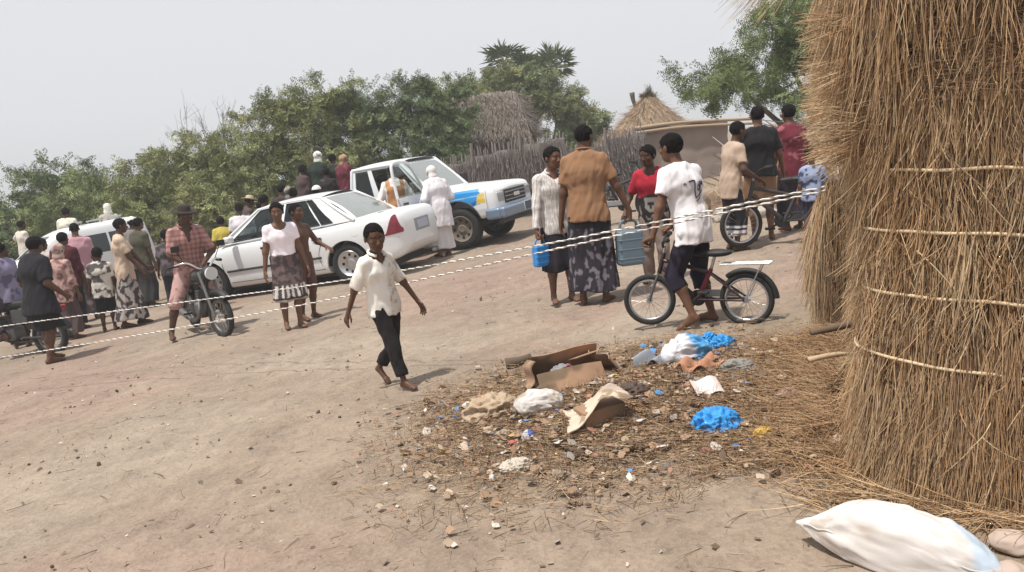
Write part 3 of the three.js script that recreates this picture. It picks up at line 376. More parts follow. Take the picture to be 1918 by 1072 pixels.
// ---- the pickup with blue and yellow livery, its near door open
const pickup = thing('pickup_truck', 'white pickup truck with blue and yellow flashes, near door hanging open', 'pickup truck');
{
  const W = table([[2.2, 0.74], [2.16, 0.80], [2.0, 0.835], [1.4, 0.845], [-0.9, 0.85]]), bot = table([[2.2, 0.56], [2.0, 0.52], [1.2, 0.44], [-0.9, 0.44]]), top = table([[2.2, 0.95], [2.15, 1.02], [2.0, 1.06], [1.4, 1.10], [0.95, 1.13], [0.7, 1.12], [-0.9, 1.12]]);
  const sec = [[0.5, 0], [0.93, 0], [0.975, 0.05], [1.0, 0.3], [1.0, 0.62], [0.975, 0.86], [0.93, 0.955], [0.87, 0.99], [0.6, 1, 0.01], [0, 1, 0.03]];
  const xs = []; for (let i = 0; i <= 44; i++) { const t = i / 44; xs.push(2.2 - 3.1 * Math.pow(t, 1.35)); }
  const { g, side } = loftBody(xs, W, bot, top, sec, 4);
  const R = 0.37, AX = [1.4, -1.5], bodyG = cutArches(g, [[1.4, 0.42, 0.46, 0.45, 1.2], [1.4, 0.42, 0.46, -1.2, -0.45]]);
  const wht = [0.74, 0.75, 0.76], blue = [0.02, 0.28, 0.68], navy = [0.012, 0.12, 0.40], yel = [0.70, 0.52, 0.10], red = [0.45, 0.08, 0.12];
  const livery = (x, y, z) => { const low = 0.60 + 0.16 * sst(1.3, 1.9, x) + 0.014 * Math.sin(x * 11); if (y > 1.045 || Math.abs(z) < 0.60 || x > 2.0) return wht; if (x > 1.84 + 0.3 * (y - 0.85) && y > 0.78 && y < 0.95) return yel; if (x < 1.92 - 0.5 * Math.max(0, y - 0.95) && y > low + 0.07) return y > 0.86 + 0.03 * x && y < 0.875 + 0.03 * x ? [0.30, 0.58, 0.84] : blue; if (x < 1.9 && y > low) return navy; return wht; };
  const liv = new THREE.MeshPhysicalMaterial({ vertexColors: true, roughness: 0.4, clearcoat: 0.5, clearcoatRoughness: 0.3, side: THREE.DoubleSide });
  // subdivide coarsely cut faces so that the paint edges read cleanly: livery lives on panels proud of the body
  part('body', bodyG, M.white, pickup);
  for (const s of [-1, 1]) {
    const wing = patch((u, v) => { const x = lerp(0.86, 2.02, u), y = lerp(0.56, 1.06, v), a = Math.hypot(x - 1.4, y - 0.42); let X = x, Y = y; if (a < 0.475) { const k = 0.475 / Math.max(a, 1e-3); Y = 0.42 + (y - 0.42) * k; X = 1.4 + (x - 1.4) * k; } return V(X, Y, s * (side(X, Y) + 0.018)); }, 90, 56); part('wing_panel', paint(wing, livery), liv, pickup);
  }
  for (const x of AX) for (const s of [-1, 1]) { const w = carWheel(R, 0.24, M.dusty); w.position.set(x, R, s * 0.72); pickup.add(w); }
  for (const s of [-1, 1]) { const l = new THREE.CylinderGeometry(0.455, 0.455, 0.36, 28, 1, true, 0, Math.PI); l.rotateX(Math.PI / 2); l.rotateZ(Math.PI / 2); l.translate(1.4, 0.42, s * 0.62); part('wheel_well', l, std([0.02, 0.02, 0.02], 0.95, { side: THREE.DoubleSide }), pickup); }
  part('chassis', merge([bx(4.4, 0.12, 0.8, -0.1, 0.47, 0), bx(0.3, 0.14, 1.3, 1.4, 0.36, 0, 0.05), bx(0.3, 0.14, 1.3, -1.5, 0.36, 0, 0.05)]), M.black, pickup);
  // cab
  const A0 = [0.86, 1.12, 0.775], A1 = [0.30, 1.74, 0.665], C0 = [-0.86, 1.12, 0.79], C1 = [-0.80, 1.76, 0.665], B = 0.56;
  const roofF = (u, v) => { const hw = 0.665; return V(lerp(A1[0] + 0.05 * (1 - (2 * v - 1) ** 2), C1[0], u), lerp(A1[1], C1[1], u) + 0.03 * 4 * u * (1 - u) + 0.06 * (1 - (2 * v - 1) ** 4), lerp(-hw, hw, v)); };
  part('roof', patch(roofF, 14, 20), M.white, pickup);
  for (const s of [-1, 1]) {
    const m = s > 0 ? (p => p) : mir, f = blend(m(A0), m(C0), m(A1), m(C1), [0, 0, s * 0.02]);
    const pl = []; for (const [a, b, c, d] of [[0, 0.07, 0, 1], [0.60, 0.68, 0.06, 0.93], [0.93, 1, 0, 1], [0.07, 0.93, 0, 0.06], [0.07, 0.93, 0.93, 1]]) if (!(s > 0 && a === 0.07 && c === 0)) pl.push(patch(sub(f, a, b, c, d), 8, 8)); part('pillar', merge(pl), M.white, pickup);
    if (s < 0) part('side_window', patch(sub(f, 0.07, 0.60, 0.06, 0.93, [0, 0, 0.006]), 8, 6), M.glass, pickup);
    part('side_window', patch(sub(f, 0.68, 0.93, 0.06, 0.93, [0, 0, -s * 0.006]), 8, 6), M.tint, pickup);
    part('roof_rail', merge([tubeGeo([f(0, 1), f(0.5, 1), f(1, 1)].map(p => p.add(V(0, 0, -s * 0.01))), 0.035, 0.035, 10, 8), tubeGeo([V(...m(A0)), f(0, 0.5), V(...m(A1))], 0.032, 0.032, 6, 8), tubeGeo([V(...m(C0)), f(1, 0.5), V(...m(C1))], 0.032, 0.032, 6, 8)]), M.white, pickup);
    const line = (pts, r, mat, nm) => part(nm, tubeGeo(pts.map(([x, y]) => V(x, y, s * (side(x, y) + 0.006))), r, r, 24, 5), mat, pickup);
    line([[0.84, 1.08], [0.86, 0.8], [0.84, 0.5]], 0.006, M.dark, 'door_seam'); line([[-0.36, 1.08], [-0.36, 0.8], [-0.36, 0.5]], 0.006, M.dark, 'door_seam');
    if (s < 0) { const mg = new RoundedBoxGeometry(0.1, 0.2, 0.16, 2, 0.03); mg.translate(0.72, 1.26, s * 0.96); part('wing_mirror', mg, M.black, pickup); }
    const hl = bx(0.05, 0.2, 0.3, 2.175, 0.83, s * 0.60, 0.02); part('headlamp', hl, M.lamp, pickup);
  }
  const wf = blend(A0, mir(A0), A1, mir(A1), [0.06, 0, 0]), bf = blend(C0, mir(C0), C1, mir(C1), [0, 0, 0]);
  part('windscreen', patch(sub(wf, 0.05, 0.95, 0.04, 0.96), 12, 8), M.dustyGlass, pickup); part('rear_window', patch(sub(bf, 0.1, 0.9, 0.1, 0.9), 8, 6), M.tint, pickup);
  const fr = []; for (const [f, e] of [[wf, 0.05], [bf, 0.1]]) for (const [a, b, c, d] of [[0, e, 0, 1], [1 - e, 1, 0, 1], [e, 1 - e, 0, e], [e, 1 - e, 1 - e, 1]]) fr.push(patch(sub(f, a, b, c, d), 10, 6)); part('window_frame', merge(fr), M.white, pickup);
  part('cab_interior', bx(1.5, 0.02, 1.4, -0.02, 1.145, 0), M.dark, pickup); part('dashboard', bx(0.28, 0.1, 1.3, 0.6, 1.19, 0, 0.03), M.black, pickup);
  for (const z of [0.34, -0.34]) { const st = part('seat_back', bx(0.14, 0.34, 0.5, -0.35, 1.3, z, 0.05), M.black, pickup); part('headrest', bx(0.1, 0.14, 0.26, -0.38, 1.53, z, 0.04), M.black, st); }
  const sw = new THREE.TorusGeometry(0.19, 0.014, 8, 24); sw.rotateY(Math.PI / 2); sw.rotateZ(0.5); sw.translate(0.3, 1.25, -0.36); part('steering_wheel', sw, M.black, pickup);
  // front
  const gr = part('grille', bx(0.04, 0.24, 0.92, 2.205, 0.82, 0, 0.015), M.black, pickup); part('grille_bar', merge([0.75, 0.82, 0.89].map(y => bx(0.02, 0.018, 0.9, 2.232, y, 0))), M.grey, gr); part('emblem', bx(0.015, 0.07, 0.26, 2.245, 0.82, 0, 0.006), M.chrome, gr);
  part('front_bumper', merge([bx(0.2, 0.2, 1.72, 2.26, 0.56, 0, 0.05), bx(0.3, 0.2, 0.14, 2.12, 0.56, 0.82, 0.05), bx(0.3, 0.2, 0.14, 2.12, 0.56, -0.82, 0.05)]), std([0.20, 0.26, 0.36], 0.3, { metalness: 0.35 }), pickup); part('valance', bx(0.12, 0.14, 1.5, 2.2, 0.43, 0, 0.03), M.dark, pickup);
  part('number_plate', bx(0.012, 0.14, 0.34, 2.366, 0.57, -0.2), std([0.05, 0.07, 0.13], 0.5), pickup); part('plate_edge', merge([bx(0.01, 0.17, 0.02, 2.365, 0.57, -0.01), bx(0.01, 0.02, 0.38, 2.365, 0.655, -0.2)]), M.lamp, pickup);
  // load bed: floor, sides, tailgate
  const bedS = [-1, 1].map(s => part('bed_side', bx(1.85, 0.48, 0.05, -1.84, 0.88, s * 0.83, 0.015), M.white, pickup)); part('bed_floor', bx(1.85, 0.06, 1.6, -1.84, 0.68, 0), M.grey, pickup); part('bed_front', bx(0.05, 0.48, 1.62, -0.95, 0.88, 0), M.white, pickup); part('tailgate', bx(0.05, 0.48, 1.6, -2.75, 0.88, 0, 0.015), M.white, pickup); part('rear_bumper', bx(0.16, 0.14, 1.6, -2.86, 0.55, 0, 0.04), M.grey, pickup);
  bedS.forEach((b, i) => { const s = i ? 1 : -1, st = patch((u, v) => V(lerp(-2.6, -1.0, u), lerp(0.74, 1.0, v) + 0.05 * u, s * 0.862), 20, 6); part('blue_stripe', paint(st, (x, y) => y > 0.96 + 0.05 * x * 0 ? [0.1, 0.5, 0.8] : [0.02, 0.24, 0.62]), liv, b); });
  // open near door, hinged at its front edge
  const door = new THREE.Group(); door.name = 'open_door'; pickup.add(door); door.position.set(0.84, 0, 0.87); door.rotation.y = 97 * RAD;
  const dp = patch((u, v) => V(-lerp(0.0, 1.16, u), lerp(0.5, 1.14, v), 0.03 * Math.sin(v * 3.1)), 30, 20); part('door_skin', paint(dp, (x, y) => { const q = y - 0.9 - x * 0.1; return Math.abs(q) < 0.12 && x < -0.25 ? [0.25, 0.55, 0.75] : [0.74, 0.75, 0.76]; }), liv, door); part('door_lining', bx(1.12, 0.6, 0.05, -0.58, 0.82, -0.035, 0.02), std([0.5, 0.49, 0.48], 0.7), door);
  const fpts = [[0, 1.13], [-0.10, 1.3], [-0.42, 1.66], [-0.56, 1.72], [-1.1, 1.73], [-1.16, 1.68], [-1.16, 1.13]]; part('window_surround', tubeGeo(fpts.map(p => V(p[0], p[1], -0.02)), 0.028, 0.028, 40, 8), M.white, door);
  part('door_window', patch((u, v) => { const x = -lerp(0.05, 1.13, u), yt = table([[-1.13, 1.71], [-0.56, 1.71], [-0.42, 1.65], [-0.1, 1.29], [-0.05, 1.2]])(x); return V(x, lerp(1.13, yt, v), -0.02); }, 20, 8), M.glass, door); part('trim_strip', bx(1.1, 0.05, 0.02, -0.58, 0.66, 0.045, 0.008), M.black, door); part('door_mirror', bx(0.14, 0.2, 0.1, -0.08, 1.26, 0.14, 0.03), M.white, door); part('door_handle', bx(0.16, 0.035, 0.03, -1.0, 1.03, 0.05, 0.01), M.black, door);
  onSlope(pickup, -1.71, -15.94, -25 * RAD);
}

// ---- a white van half hidden by the crowd at the far left
{
  const van = thing('parked_van', 'white van with a long sloping nose half hidden behind the left crowd', 'van');
  const W = table([[2.2, 0.66], [2.1, 0.76], [1.6, 0.84], [-2.0, 0.85], [-2.2, 0.8]]), bot = table([[2.2, 0.45], [2.0, 0.32], [-2.0, 0.32], [-2.2, 0.45]]), top = table([[2.2, 0.8], [2.05, 0.98], [1.6, 1.12], [0.9, 1.50], [0.5, 1.68], [0.1, 1.76], [-1.8, 1.78], [-2.1, 1.66], [-2.2, 1.3]]);
  const sec = [[0.5, 0], [0.93, 0], [0.98, 0.08], [1, 0.4], [0.99, 0.55], [0.93, 0.78], [0.86, 0.94], [0.76, 0.99], [0.5, 1, 0.01], [0, 1, 0.03]]; const xs = []; for (let i = 0; i <= 50; i++) xs.push(lerp(2.2, -2.2, i / 50));
  const { g, side } = loftBody(xs, W, bot, top, sec, 3); part('body', cutArches(g, [1.45, -1.4].flatMap(x => [[x, 0.33, 0.40, 0.5, 1.2], [x, 0.33, 0.40, -1.2, -0.5]])), M.white, van);
  for (const s of [-1, 1]) { for (const [x0, x1] of [[0.75, 0.05], [-0.02, -0.85], [-0.92, -1.85]]) part('side_window', patch((u, v) => { const x = lerp(x0, x1, u), y = lerp(1.02, Math.min(1.5, top(x) - 0.16), v); return V(x, y, s * (side(x, y) + 0.006)); }, 8, 6), std([0.03, 0.04, 0.042], 0.08, { side: THREE.DoubleSide }), van); for (const x of [1.45, -1.4]) { const w = carWheel(0.33, 0.2); w.position.set(x, 0.33, s * 0.74); van.add(w); } part('headlamp', patch((u, v) => { const x = lerp(1.95, 2.19, u), y = lerp(0.62, 0.78, v); return V(x, y, s * (side(x, y) + 0.006)); }, 6, 4), Object.assign(M.lamp.clone(), { side: THREE.DoubleSide }), van); }
  part('windscreen', patch((u, v) => { const x = lerp(1.45, 0.62, v), z = lerp(-0.62, 0.62, u); return V(x, top(x) + 0.03 - 0.04 * (2 * u - 1) ** 2, z); }, 10, 8), std([0.04, 0.05, 0.055], 0.08, { side: THREE.DoubleSide }), van);
  part('roof_rack', merge([-0.3, -0.9, -1.5].flatMap(x => [bx(0.04, 0.04, 1.3, x, 1.87, 0), bx(0.03, 0.1, 0.03, x, 1.83, 0.55), bx(0.03, 0.1, 0.03, x, 1.83, -0.55)])), M.grey, van);
  onSlope(van, -8.95, -16.7, 226 * RAD, 0.0); van.scale.set(0.66, 0.80, 0.72);
}

// ---- two wheelers
function spokedWheel(R, tr, nsp, rimMat, tyreMat, name = 'wheel', w = 1) {
  const g = new THREE.Group(); g.name = name; const t = new THREE.TorusGeometry(R - tr, tr, 10, 44); t.scale(1, 1, w); part('tyre', t, tyreMat, g); part('rim', new THREE.TorusGeometry(R - tr * 2.1, tr * 0.55, 8, 44), rimMat, g); const sp = []; for (let i = 0; i < nsp; i++) { const a = i / nsp * 6.2832, b = a + (i % 2 ? 0.5 : -0.5), z = i % 2 ? 0.022 : -0.022; sp.push(tubeGeo([[Math.cos(b) * 0.02, Math.sin(b) * 0.02, z], [Math.cos(a) * (R - tr * 2.2), Math.sin(a) * (R - tr * 2.2), 0]], 0.0016, 0.0016, 1, 4)); } part('spoke', merge(sp), M.steel, g).userData.kind = 'stuff'; part('hub', cyl(0.024, 0.07, 0, 0, 0, 'z', 14), M.steel, g); return g;
}
function bicycle(name, label, o) {
  const b = thing(name, label, 'bicycle', o.group), k = o.k ?? 1, R = 0.2 * k, fx = 0.37 * k, rx = -0.37 * k, fm = std(o.c, 0.35, { metalness: 0.1 }), fm2 = std(o.c2 ?? o.c, 0.4), T = (p, r, m, n, par = b) => part(n, tubeGeo(p.map(q => V(q[0] * k, q[1] * k, (q[2] ?? 0) * k)), r * k, r * k, 10, 8), m, par);
  const rw = spokedWheel(R, 0.021 * k, 20, M.steel, M.rubber); rw.position.set(rx, R, 0); b.add(rw);
  const fr = part('frame', merge([tubeGeo([[0.25, 0.44, 0], [0.02, 0.22, 0]].map(p => V(...p).multiplyScalar(k)), 0.02 * k, 0.02 * k, 6, 8), tubeGeo([[0.24, 0.50, 0], [0.05, 0.45, 0], [-0.11, 0.40, 0]].map(p => V(...p).multiplyScalar(k)), 0.017 * k, 0.017 * k, 8, 8), ...[-1, 1].flatMap(s => [tubeGeo([[0.01, 0.2, s * 0.02], [-0.37, 0.2, s * 0.05]].map(p => V(...p).multiplyScalar(k)), 0.009 * k, 0.008 * k, 4, 6), tubeGeo([[-0.11, 0.4, s * 0.015], [-0.37, 0.2, s * 0.05]].map(p => V(...p).multiplyScalar(k)), 0.009 * k, 0.008 * k, 4, 6)])]), fm, b);
  T([[-0.12, 0.43, 0], [0.0, 0.19, 0]], 0.017, fm2, 'seat_tube'); T([[-0.12, 0.43, 0], [-0.155, 0.53, 0]], 0.012, M.steel, 'seat_post');
  const sd = new THREE.SphereGeometry(0.1 * k, 18, 12); sd.scale(1.15, 0.3, 0.62); sd.translate(-0.17 * k, 0.55 * k, 0); const sn = new THREE.SphereGeometry(0.06 * k, 14, 10); sn.scale(1.6, 0.4, 0.5); sn.translate(-0.07 * k, 0.548 * k, 0); part('saddle', merge([sd, sn]), M.black, b);
  part('chainring', cyl(0.062 * k, 0.008 * k, 0.01 * k, 0.2 * k, 0.05 * k, 'z', 28), M.black, b); T([[0.01, 0.2, 0.065], [0.1, 0.13, 0.065]], 0.009, M.black, 'crank_arm'); T([[0.01, 0.2, -0.065], [-0.08, 0.27, -0.065]], 0.009, M.black, 'crank_arm'); for (const [x, y, z] of [[0.1, 0.13, 0.1], [-0.08, 0.27, -0.1]]) part('pedal', bx(0.08 * k, 0.02 * k, 0.06 * k, x * k, y * k, z * k, 0.005), M.black, b);
  part('chain_guard', bx(0.30 * k, 0.055 * k, 0.012 * k, -0.15 * k, 0.235 * k, 0.062 * k, 0.005), M.grey, b);
  for (const s of [1]) { const mud = new THREE.TorusGeometry(R * 1.08, 0.02 * k, 6, 24, 2.2); mud.scale(1, 1, 1.2); mud.rotateZ(0.9); mud.translate(rx, R, 0); part('mudguard', mud, M.black, b); }
  if (o.rack) part('rear_rack', merge([...[-0.05, 0, 0.05].map(z => tubeGeo([[-0.2, 0.47, z], [-0.56, 0.47, z]].map(p => V(...p).multiplyScalar(k)), 0.005 * k, 0.005 * k, 2, 6)), tubeGeo([[-0.56, 0.47, -0.055], [-0.56, 0.47, 0.055]].map(p => V(...p).multiplyScalar(k)), 0.006 * k, 0.006 * k, 2, 6), ...[-1, 1].map(s => tubeGeo([[-0.5, 0.47, s * 0.05], [-0.37, 0.2, s * 0.06]].map(p => V(...p).multiplyScalar(k)), 0.005 * k, 0.005 * k, 2, 6))]), M.steel, b);
  // steered front end
  const st = new THREE.Group(); st.name = 'front_fork'; st.position.set(0.262 * k, 0.47 * k, 0); st.rotation.y = (o.steer ?? 0) * RAD; b.add(st);
  const L = (p, r, m, n) => part(n, tubeGeo(p.map(q => V((q[0] - 0.262) * k, (q[1] - 0.47) * k, q[2] * k)), r * k, r * k, 8, 8), m, st);
  L([[0.235, 0.56, 0], [0.285, 0.40, 0]], 0.018, fm, 'head_tube'); for (const s of [-1, 1]) L([[0.285, 0.41, s * 0.045], [0.32, 0.33, s * 0.045], [0.37, 0.2, s * 0.04]], 0.011, o.forkMat ?? fm, 'fork_blade');
  L([[0.24, 0.55, 0], [0.225, 0.62, 0]], 0.011, M.steel, 'stem'); L([[0.19, 0.68, -0.24], [0.23, 0.665, -0.14], [0.24, 0.61, -0.04], [0.24, 0.61, 0.04], [0.23, 0.665, 0.14], [0.19, 0.68, 0.24]], 0.0105, M.black, 'handlebar'); for (const s of [-1, 1]) L([[0.19, 0.68, s * 0.25], [0.21, 0.672, s * 0.17]], 0.016, M.rubber, 'grip');
  const fw = spokedWheel(R, 0.021 * k, 20, M.steel, M.rubber); fw.position.set((fx / k - 0.262) * k, R - 0.47 * k, 0); st.add(fw);
  b.position.set(o.at[0], gh(...o.at) + (o.lift ?? 0), o.at[1]); b.rotation.set(0, o.yaw * RAD, 0); if (o.tilt) b.rotateX(o.tilt * RAD); return b;
}
function motorcycle(name, label, o) {
  const b = thing(name, label, 'motorcycle', o.group), P = (n, g, m, par = b) => part(n, g, m, par), T = (p, r, seg = 10) => tubeGeo(p, r, r, seg, 8);
  const rw = spokedWheel(0.29, 0.042, 24, M.worn, M.rubber); rw.position.set(-0.62, 0.29, 0); b.add(rw);
  P('frame', merge([T([[0.42, 0.82, 0], [0.1, 0.72, 0], [-0.3, 0.66, 0], [-0.7, 0.72, 0]], 0.022, 16), T([[0.44, 0.76, 0], [0.3, 0.4, 0], [0.1, 0.24, 0], [-0.25, 0.26, 0]], 0.02, 14), ...[-1, 1].map(s => T([[-0.25, 0.3, s * 0.1], [-0.62, 0.29, s * 0.1]], 0.018, 4)), ...[-1, 1].map(s => T([[-0.48, 0.68, s * 0.11], [-0.61, 0.31, s * 0.12]], 0.022, 4))]), M.black, b);
  const tk = new THREE.SphereGeometry(0.2, 24, 16); tk.scale(1.35, 0.62, 0.72); tk.rotateZ(0.12); tk.translate(0.17, 0.8, 0); P('fuel_tank', tk, std(o.c ?? [0.05, 0.012, 0.012], 0.25));
  const s1 = new RoundedBoxGeometry(0.68, 0.1, 0.25, 4, 0.045); s1.translate(-0.38, 0.79, 0); P('seat', s1, M.black); 
  const en = []; en.push(bx(0.3, 0.2, 0.26, 0.02, 0.36, 0, 0.06)); for (let i = 0; i < 6; i++) en.push(bx(0.19 - 0.005 * i, 0.014, 0.19, 0.12 + i * 0.008, 0.48 + i * 0.026, 0, 0.004)); en.push(cyl(0.085, 0.3, 0.0, 0.35, 0, 'z', 20)); P('engine', merge(en), M.worn);
  P('exhaust', merge([T([[0.2, 0.5, 0.08], [0.28, 0.32, 0.12], [0.05, 0.2, 0.14], [-0.25, 0.22, 0.15]], 0.022, 16), tubeGeo([[-0.25, 0.22, 0.15], [-0.85, 0.3, 0.17]], 0.042, 0.048, 4, 12)]), M.worn);
  for (const s of [-1, 1]) P('side_panel', bx(0.26, 0.2, 0.02, -0.27, 0.62, s * 0.12, 0.01), std(o.c ?? [0.05, 0.012, 0.012], 0.3));
  const mr = new THREE.TorusGeometry(0.33, 0.05, 6, 20, 2.1); mr.scale(1, 1, 1.3); mr.rotateZ(0.75); mr.translate(-0.62, 0.29, 0); P('mudguard', mr, M.black); P('tail_light', bx(0.05, 0.07, 0.12, -0.9, 0.7, 0, 0.015), M.red);
  for (const s of [-1, 1]) P('footpeg', cyl(0.014, 0.12, 0.0, 0.3, s * 0.2, 'z', 8), M.rubber);
  const st = new THREE.Group(); st.name = 'front_fork'; st.position.set(0.44, 0.8, 0); st.rotation.y = (o.steer ?? 0) * RAD; b.add(st); const Q = (n, g, m) => { g.translate(-0.44, -0.8, 0); return part(n, g, m, st); };
  for (const s of [-1, 1]) Q('fork_tube', T([[0.42, 0.88, s * 0.085], [0.68, 0.29, s * 0.085]], 0.022, 3), M.worn); Q('handlebar', T([[0.2, 0.98, -0.36], [0.36, 1.02, -0.2], [0.42, 0.92, -0.05], [0.42, 0.92, 0.05], [0.36, 1.02, 0.2], [0.2, 0.98, 0.36]], 0.013, 24), M.chrome); for (const s of [-1, 1]) { Q('grip', T([[0.19, 0.977, s * 0.38], [0.28, 1.0, s * 0.27]], 0.02, 3), M.rubber); Q('mirror', merge([T([[0.33, 1.02, s * 0.22], [0.36, 1.2, s * 0.3]], 0.006, 3), bx(0.015, 0.08, 0.12, 0.36, 1.22, s * 0.32, 0.006)]), M.black); }
  const hl = new THREE.SphereGeometry(0.1, 20, 14); hl.scale(0.8, 1, 1); hl.translate(0.52, 0.86, 0); Q('headlight_shell', hl, M.black); Q('headlight', cyl(0.085, 0.03, 0.595, 0.86, 0, 'x', 24), M.lamp); const mf = new THREE.TorusGeometry(0.325, 0.045, 6, 20, 1.7); mf.scale(1, 1, 1.2); mf.rotateZ(0.85); mf.translate(0.68, 0.29, 0); Q('mudguard', mf, M.black);
  const fw = spokedWheel(0.29, 0.036, 24, M.worn, M.rubber); fw.position.set(0.24, -0.51, 0); st.add(fw);
  b.position.set(o.at[0], gh(...o.at), o.at[1]); b.rotation.y = o.yaw * RAD; if (o.tilt) b.rotateX(o.tilt * RAD); return b;
}

// ---------------------------------------------------------------- bicycles and motorcycles in the scene
const YARD = 'two wheelers in the yard';
bicycle('child_bicycle', 'small dark red and black children\'s bicycle straddled by the boy in the white T-shirt', { c: [0.035, 0.012, 0.016], c2: [0.22, 0.015, 0.035], at: [1.385, -5.965], yaw: 150, steer: 16, rack: 1, k: 1.0, forkMat: std([0.09, 0.09, 0.095], 0.4) });
bicycle('bicycle', 'black bicycle parked far behind the boy in the red and black shirt', { c: [0.02, 0.02, 0.022], at: [2.05, -14.2], yaw: 8, steer: -25, k: 1.55 });
bicycle('bicycle', 'dusty bicycle with pale wheels held beside the man in the black shirt', { c: [0.05, 0.045, 0.045], at: [3.10, -8.95], yaw: 172, steer: 20, k: 1.3, rack: 1 });
motorcycle('motorcycle', 'black motorcycle under the man in the brimmed hat', { at: [-3.93, -10.08], yaw: -56, steer: 14, c: [0.03, 0.03, 0.032] }).scale.setScalar(0.92);
motorcycle('motorcycle', 'dark motorcycle cut off by the left edge of the picture', { at: [-6.95, -11.0], yaw: 168, steer: -8, c: [0.06, 0.06, 0.065] }).scale.setScalar(0.95);

// ---------------------------------------------------------------- people
const CROWD = 'crowd by the vehicles';
const walker = person({ label: 'barefoot boy in open white shirt and black trousers walking across the sand', h: 1.22, at: [-0.93, -5.74], yaw: 52, cell: 0.0095, bulk: 0.80, skin: 'a', lean: [-1, -5], head: [-26, 12, 3], hair: 0.035,
  rf: [-0.055, 0.052, 0.17], rt: [-2, 0], lf: [0.05, 0.118, -0.20], lt: [4, -42], lk: [0.1, 0, 1], rh: [-0.25, 0.46, -0.21], lh: [0.24, 0.55, 0.14], rp: [-0.7, 0, -1], lp: [0.5, -0.3, -1],
  shirt: { c: (() => { const p = print('#d9d2c8', '#b9aea3', 26, 0.2), q = col('#efeae2'); return (x, y, z) => x < -0.02 && z > -0.06 ? q : p(x, y, z); })(), sl: 0.95, hem: -0.05, loose: 0.020, v: 0.10, neck: 0.066, collar: 1, sway: -0.01 }, pants: { c: flat('#140e10'), hem: 1.82, loose: 0.013, wide: 1.3 }, wr: 0.011 });
person({ label: 'girl in white T-shirt and patterned knee-length skirt standing before the white sedan', h: 1.47, at: [-2.60, -9.30], yaw: 28, cell: 0.011, skin: 'b', lean: [0, -2], head: [-14, 6], hair: 0.075, rf: [-0.08, 0.062, 0.0], lf: [0.075, 0.062, 0.03], rh: [-0.25, 0.66, 0.03], lh: [0.25, 0.64, 0.07],
  shirt: { c: flat('#f3eaf0'), sl: 0.55, hem: 0.105, loose: 0.013, neck: 0.068 }, skirt: { c: (() => { const p = print('#6b5a58', '#463a3c', 16, 0.05), s = col('#c9c2bd'), t = col('#4a4142'); return (x, y, z) => y < 0.52 && y > 0.38 ? (Math.sin(Math.atan2(x, z) * 17) > 0.1 ? s : t) : y <= 0.38 ? (y > 0.36 ? col('#2e2829') : col('#a79d97')) : p(x, y, z); })(), hem: 0.335, flare: 0.03, top: 0.11 } });
person({ label: 'bare-chested boy half hidden behind the girl in the white T-shirt', h: 1.42, at: [-2.52, -9.72], yaw: 52, cell: 0.012, skin: 'a', lh: [0.24, 0.86, 0.22], head: [10, 0], pants: { c: flat('#5b3f3a'), hem: 0.95, loose: 0.02 } });
const tanMan = person({ label: 'man in orange-tan shirt and dark printed wrap seen from behind, carrying a grey-blue jerrycan', h: 1.67, at: [0.77, -7.5], yaw: 163, cell: 0.0105, skin: 'a', lean: [3, 0], head: [-22, 4], hair: 0.045, rf: [-0.11, 0.07, 0.02], lf: [0.1, 0.07, -0.03], rt: [-12, 0], lt: [12, 0], rh: [-0.40, 0.80, 0.07], rg: 1, rp: [-1, -0.3, -0.5], rd: [0, -1, 0.1], lh: [0.27, 0.78, 0.02],
  shirt: { c: flat('#8d694c'), sl: 0.72, hem: -0.04, loose: 0.02, collar: 1, flare: 0.005 }, skirt: { c: (() => { const p = print('#211c25', '#6d6671', 20, 0.16), b = col('#17131a'); return (x, y, z) => y > 0.72 ? b : p(x, y * 0.6, z); })(), hem: 0.13, flare: 0.035, top: 0.0 }, wr: 0.012 });
const sweat = person({ label: 'youth in pale pinstriped long-sleeved shirt holding a small blue jerrycan', h: 1.52, at: [0.49, -7.86], yaw: 14, cell: 0.011, skin: 'b', head: [24, 4], hair: 0.06, rh: [-0.25, 0.615, 0.10], rg: 1, rd: [0, -1, 0.05], lh: [0.23, 0.68, 0.04], rf: [-0.09, 0.065, 0], lf: [0.09, 0.065, 0.03],
  shirt: { c: stripesV('#d8d2cc', '#a9a3a6', 0.020, 0.35), sl: 1.92, hem: -0.06, loose: 0.018, v: 0.07, collar: 1 }, skirt: { c: flat('#1d1722'), hem: 0.32, flare: 0.012 } });
person({ label: 'boy in red and black shirt with a pale shield print on the chest', h: 1.37, at: [1.47, -7.96], yaw: -24, cell: 0.011, skin: 'c', head: [-18, 8], hair: 0.06, rh: [-0.24, 0.74, 0.17], lh: [0.22, 0.62, 0.08], lean: [3, 0],
  shirt: { c: (() => { const r = col('#a81c33'), k = col('#241d20'), g = col('#8d8783'); return (x, y, z) => { const t = y - 0.875 - 0.02 * Math.cos(x * 20); if (t > 0) return r; const u = Math.abs(x), v = y; if (z > 0.02 && u < 0.062 && v < 0.86 && v > 0.72 && u < 0.062 * sst(0.70, 0.77, v) && !(u < 0.035 && v < 0.82 && v > 0.79) && !(u < 0.012 && v > 0.75 && v < 0.79)) return g; if (z > 0 && Math.abs(v - 0.665 - 0.018 * Math.sin(x * 70)) < 0.011 && u < 0.06) return g; return k; }; })(), sl: 0.8, hem: -0.08, loose: 0.017, neck: 0.062 }, pants: { c: flat('#8a7a72'), hem: 1.9, loose: 0.019, wide: 1.4 } });
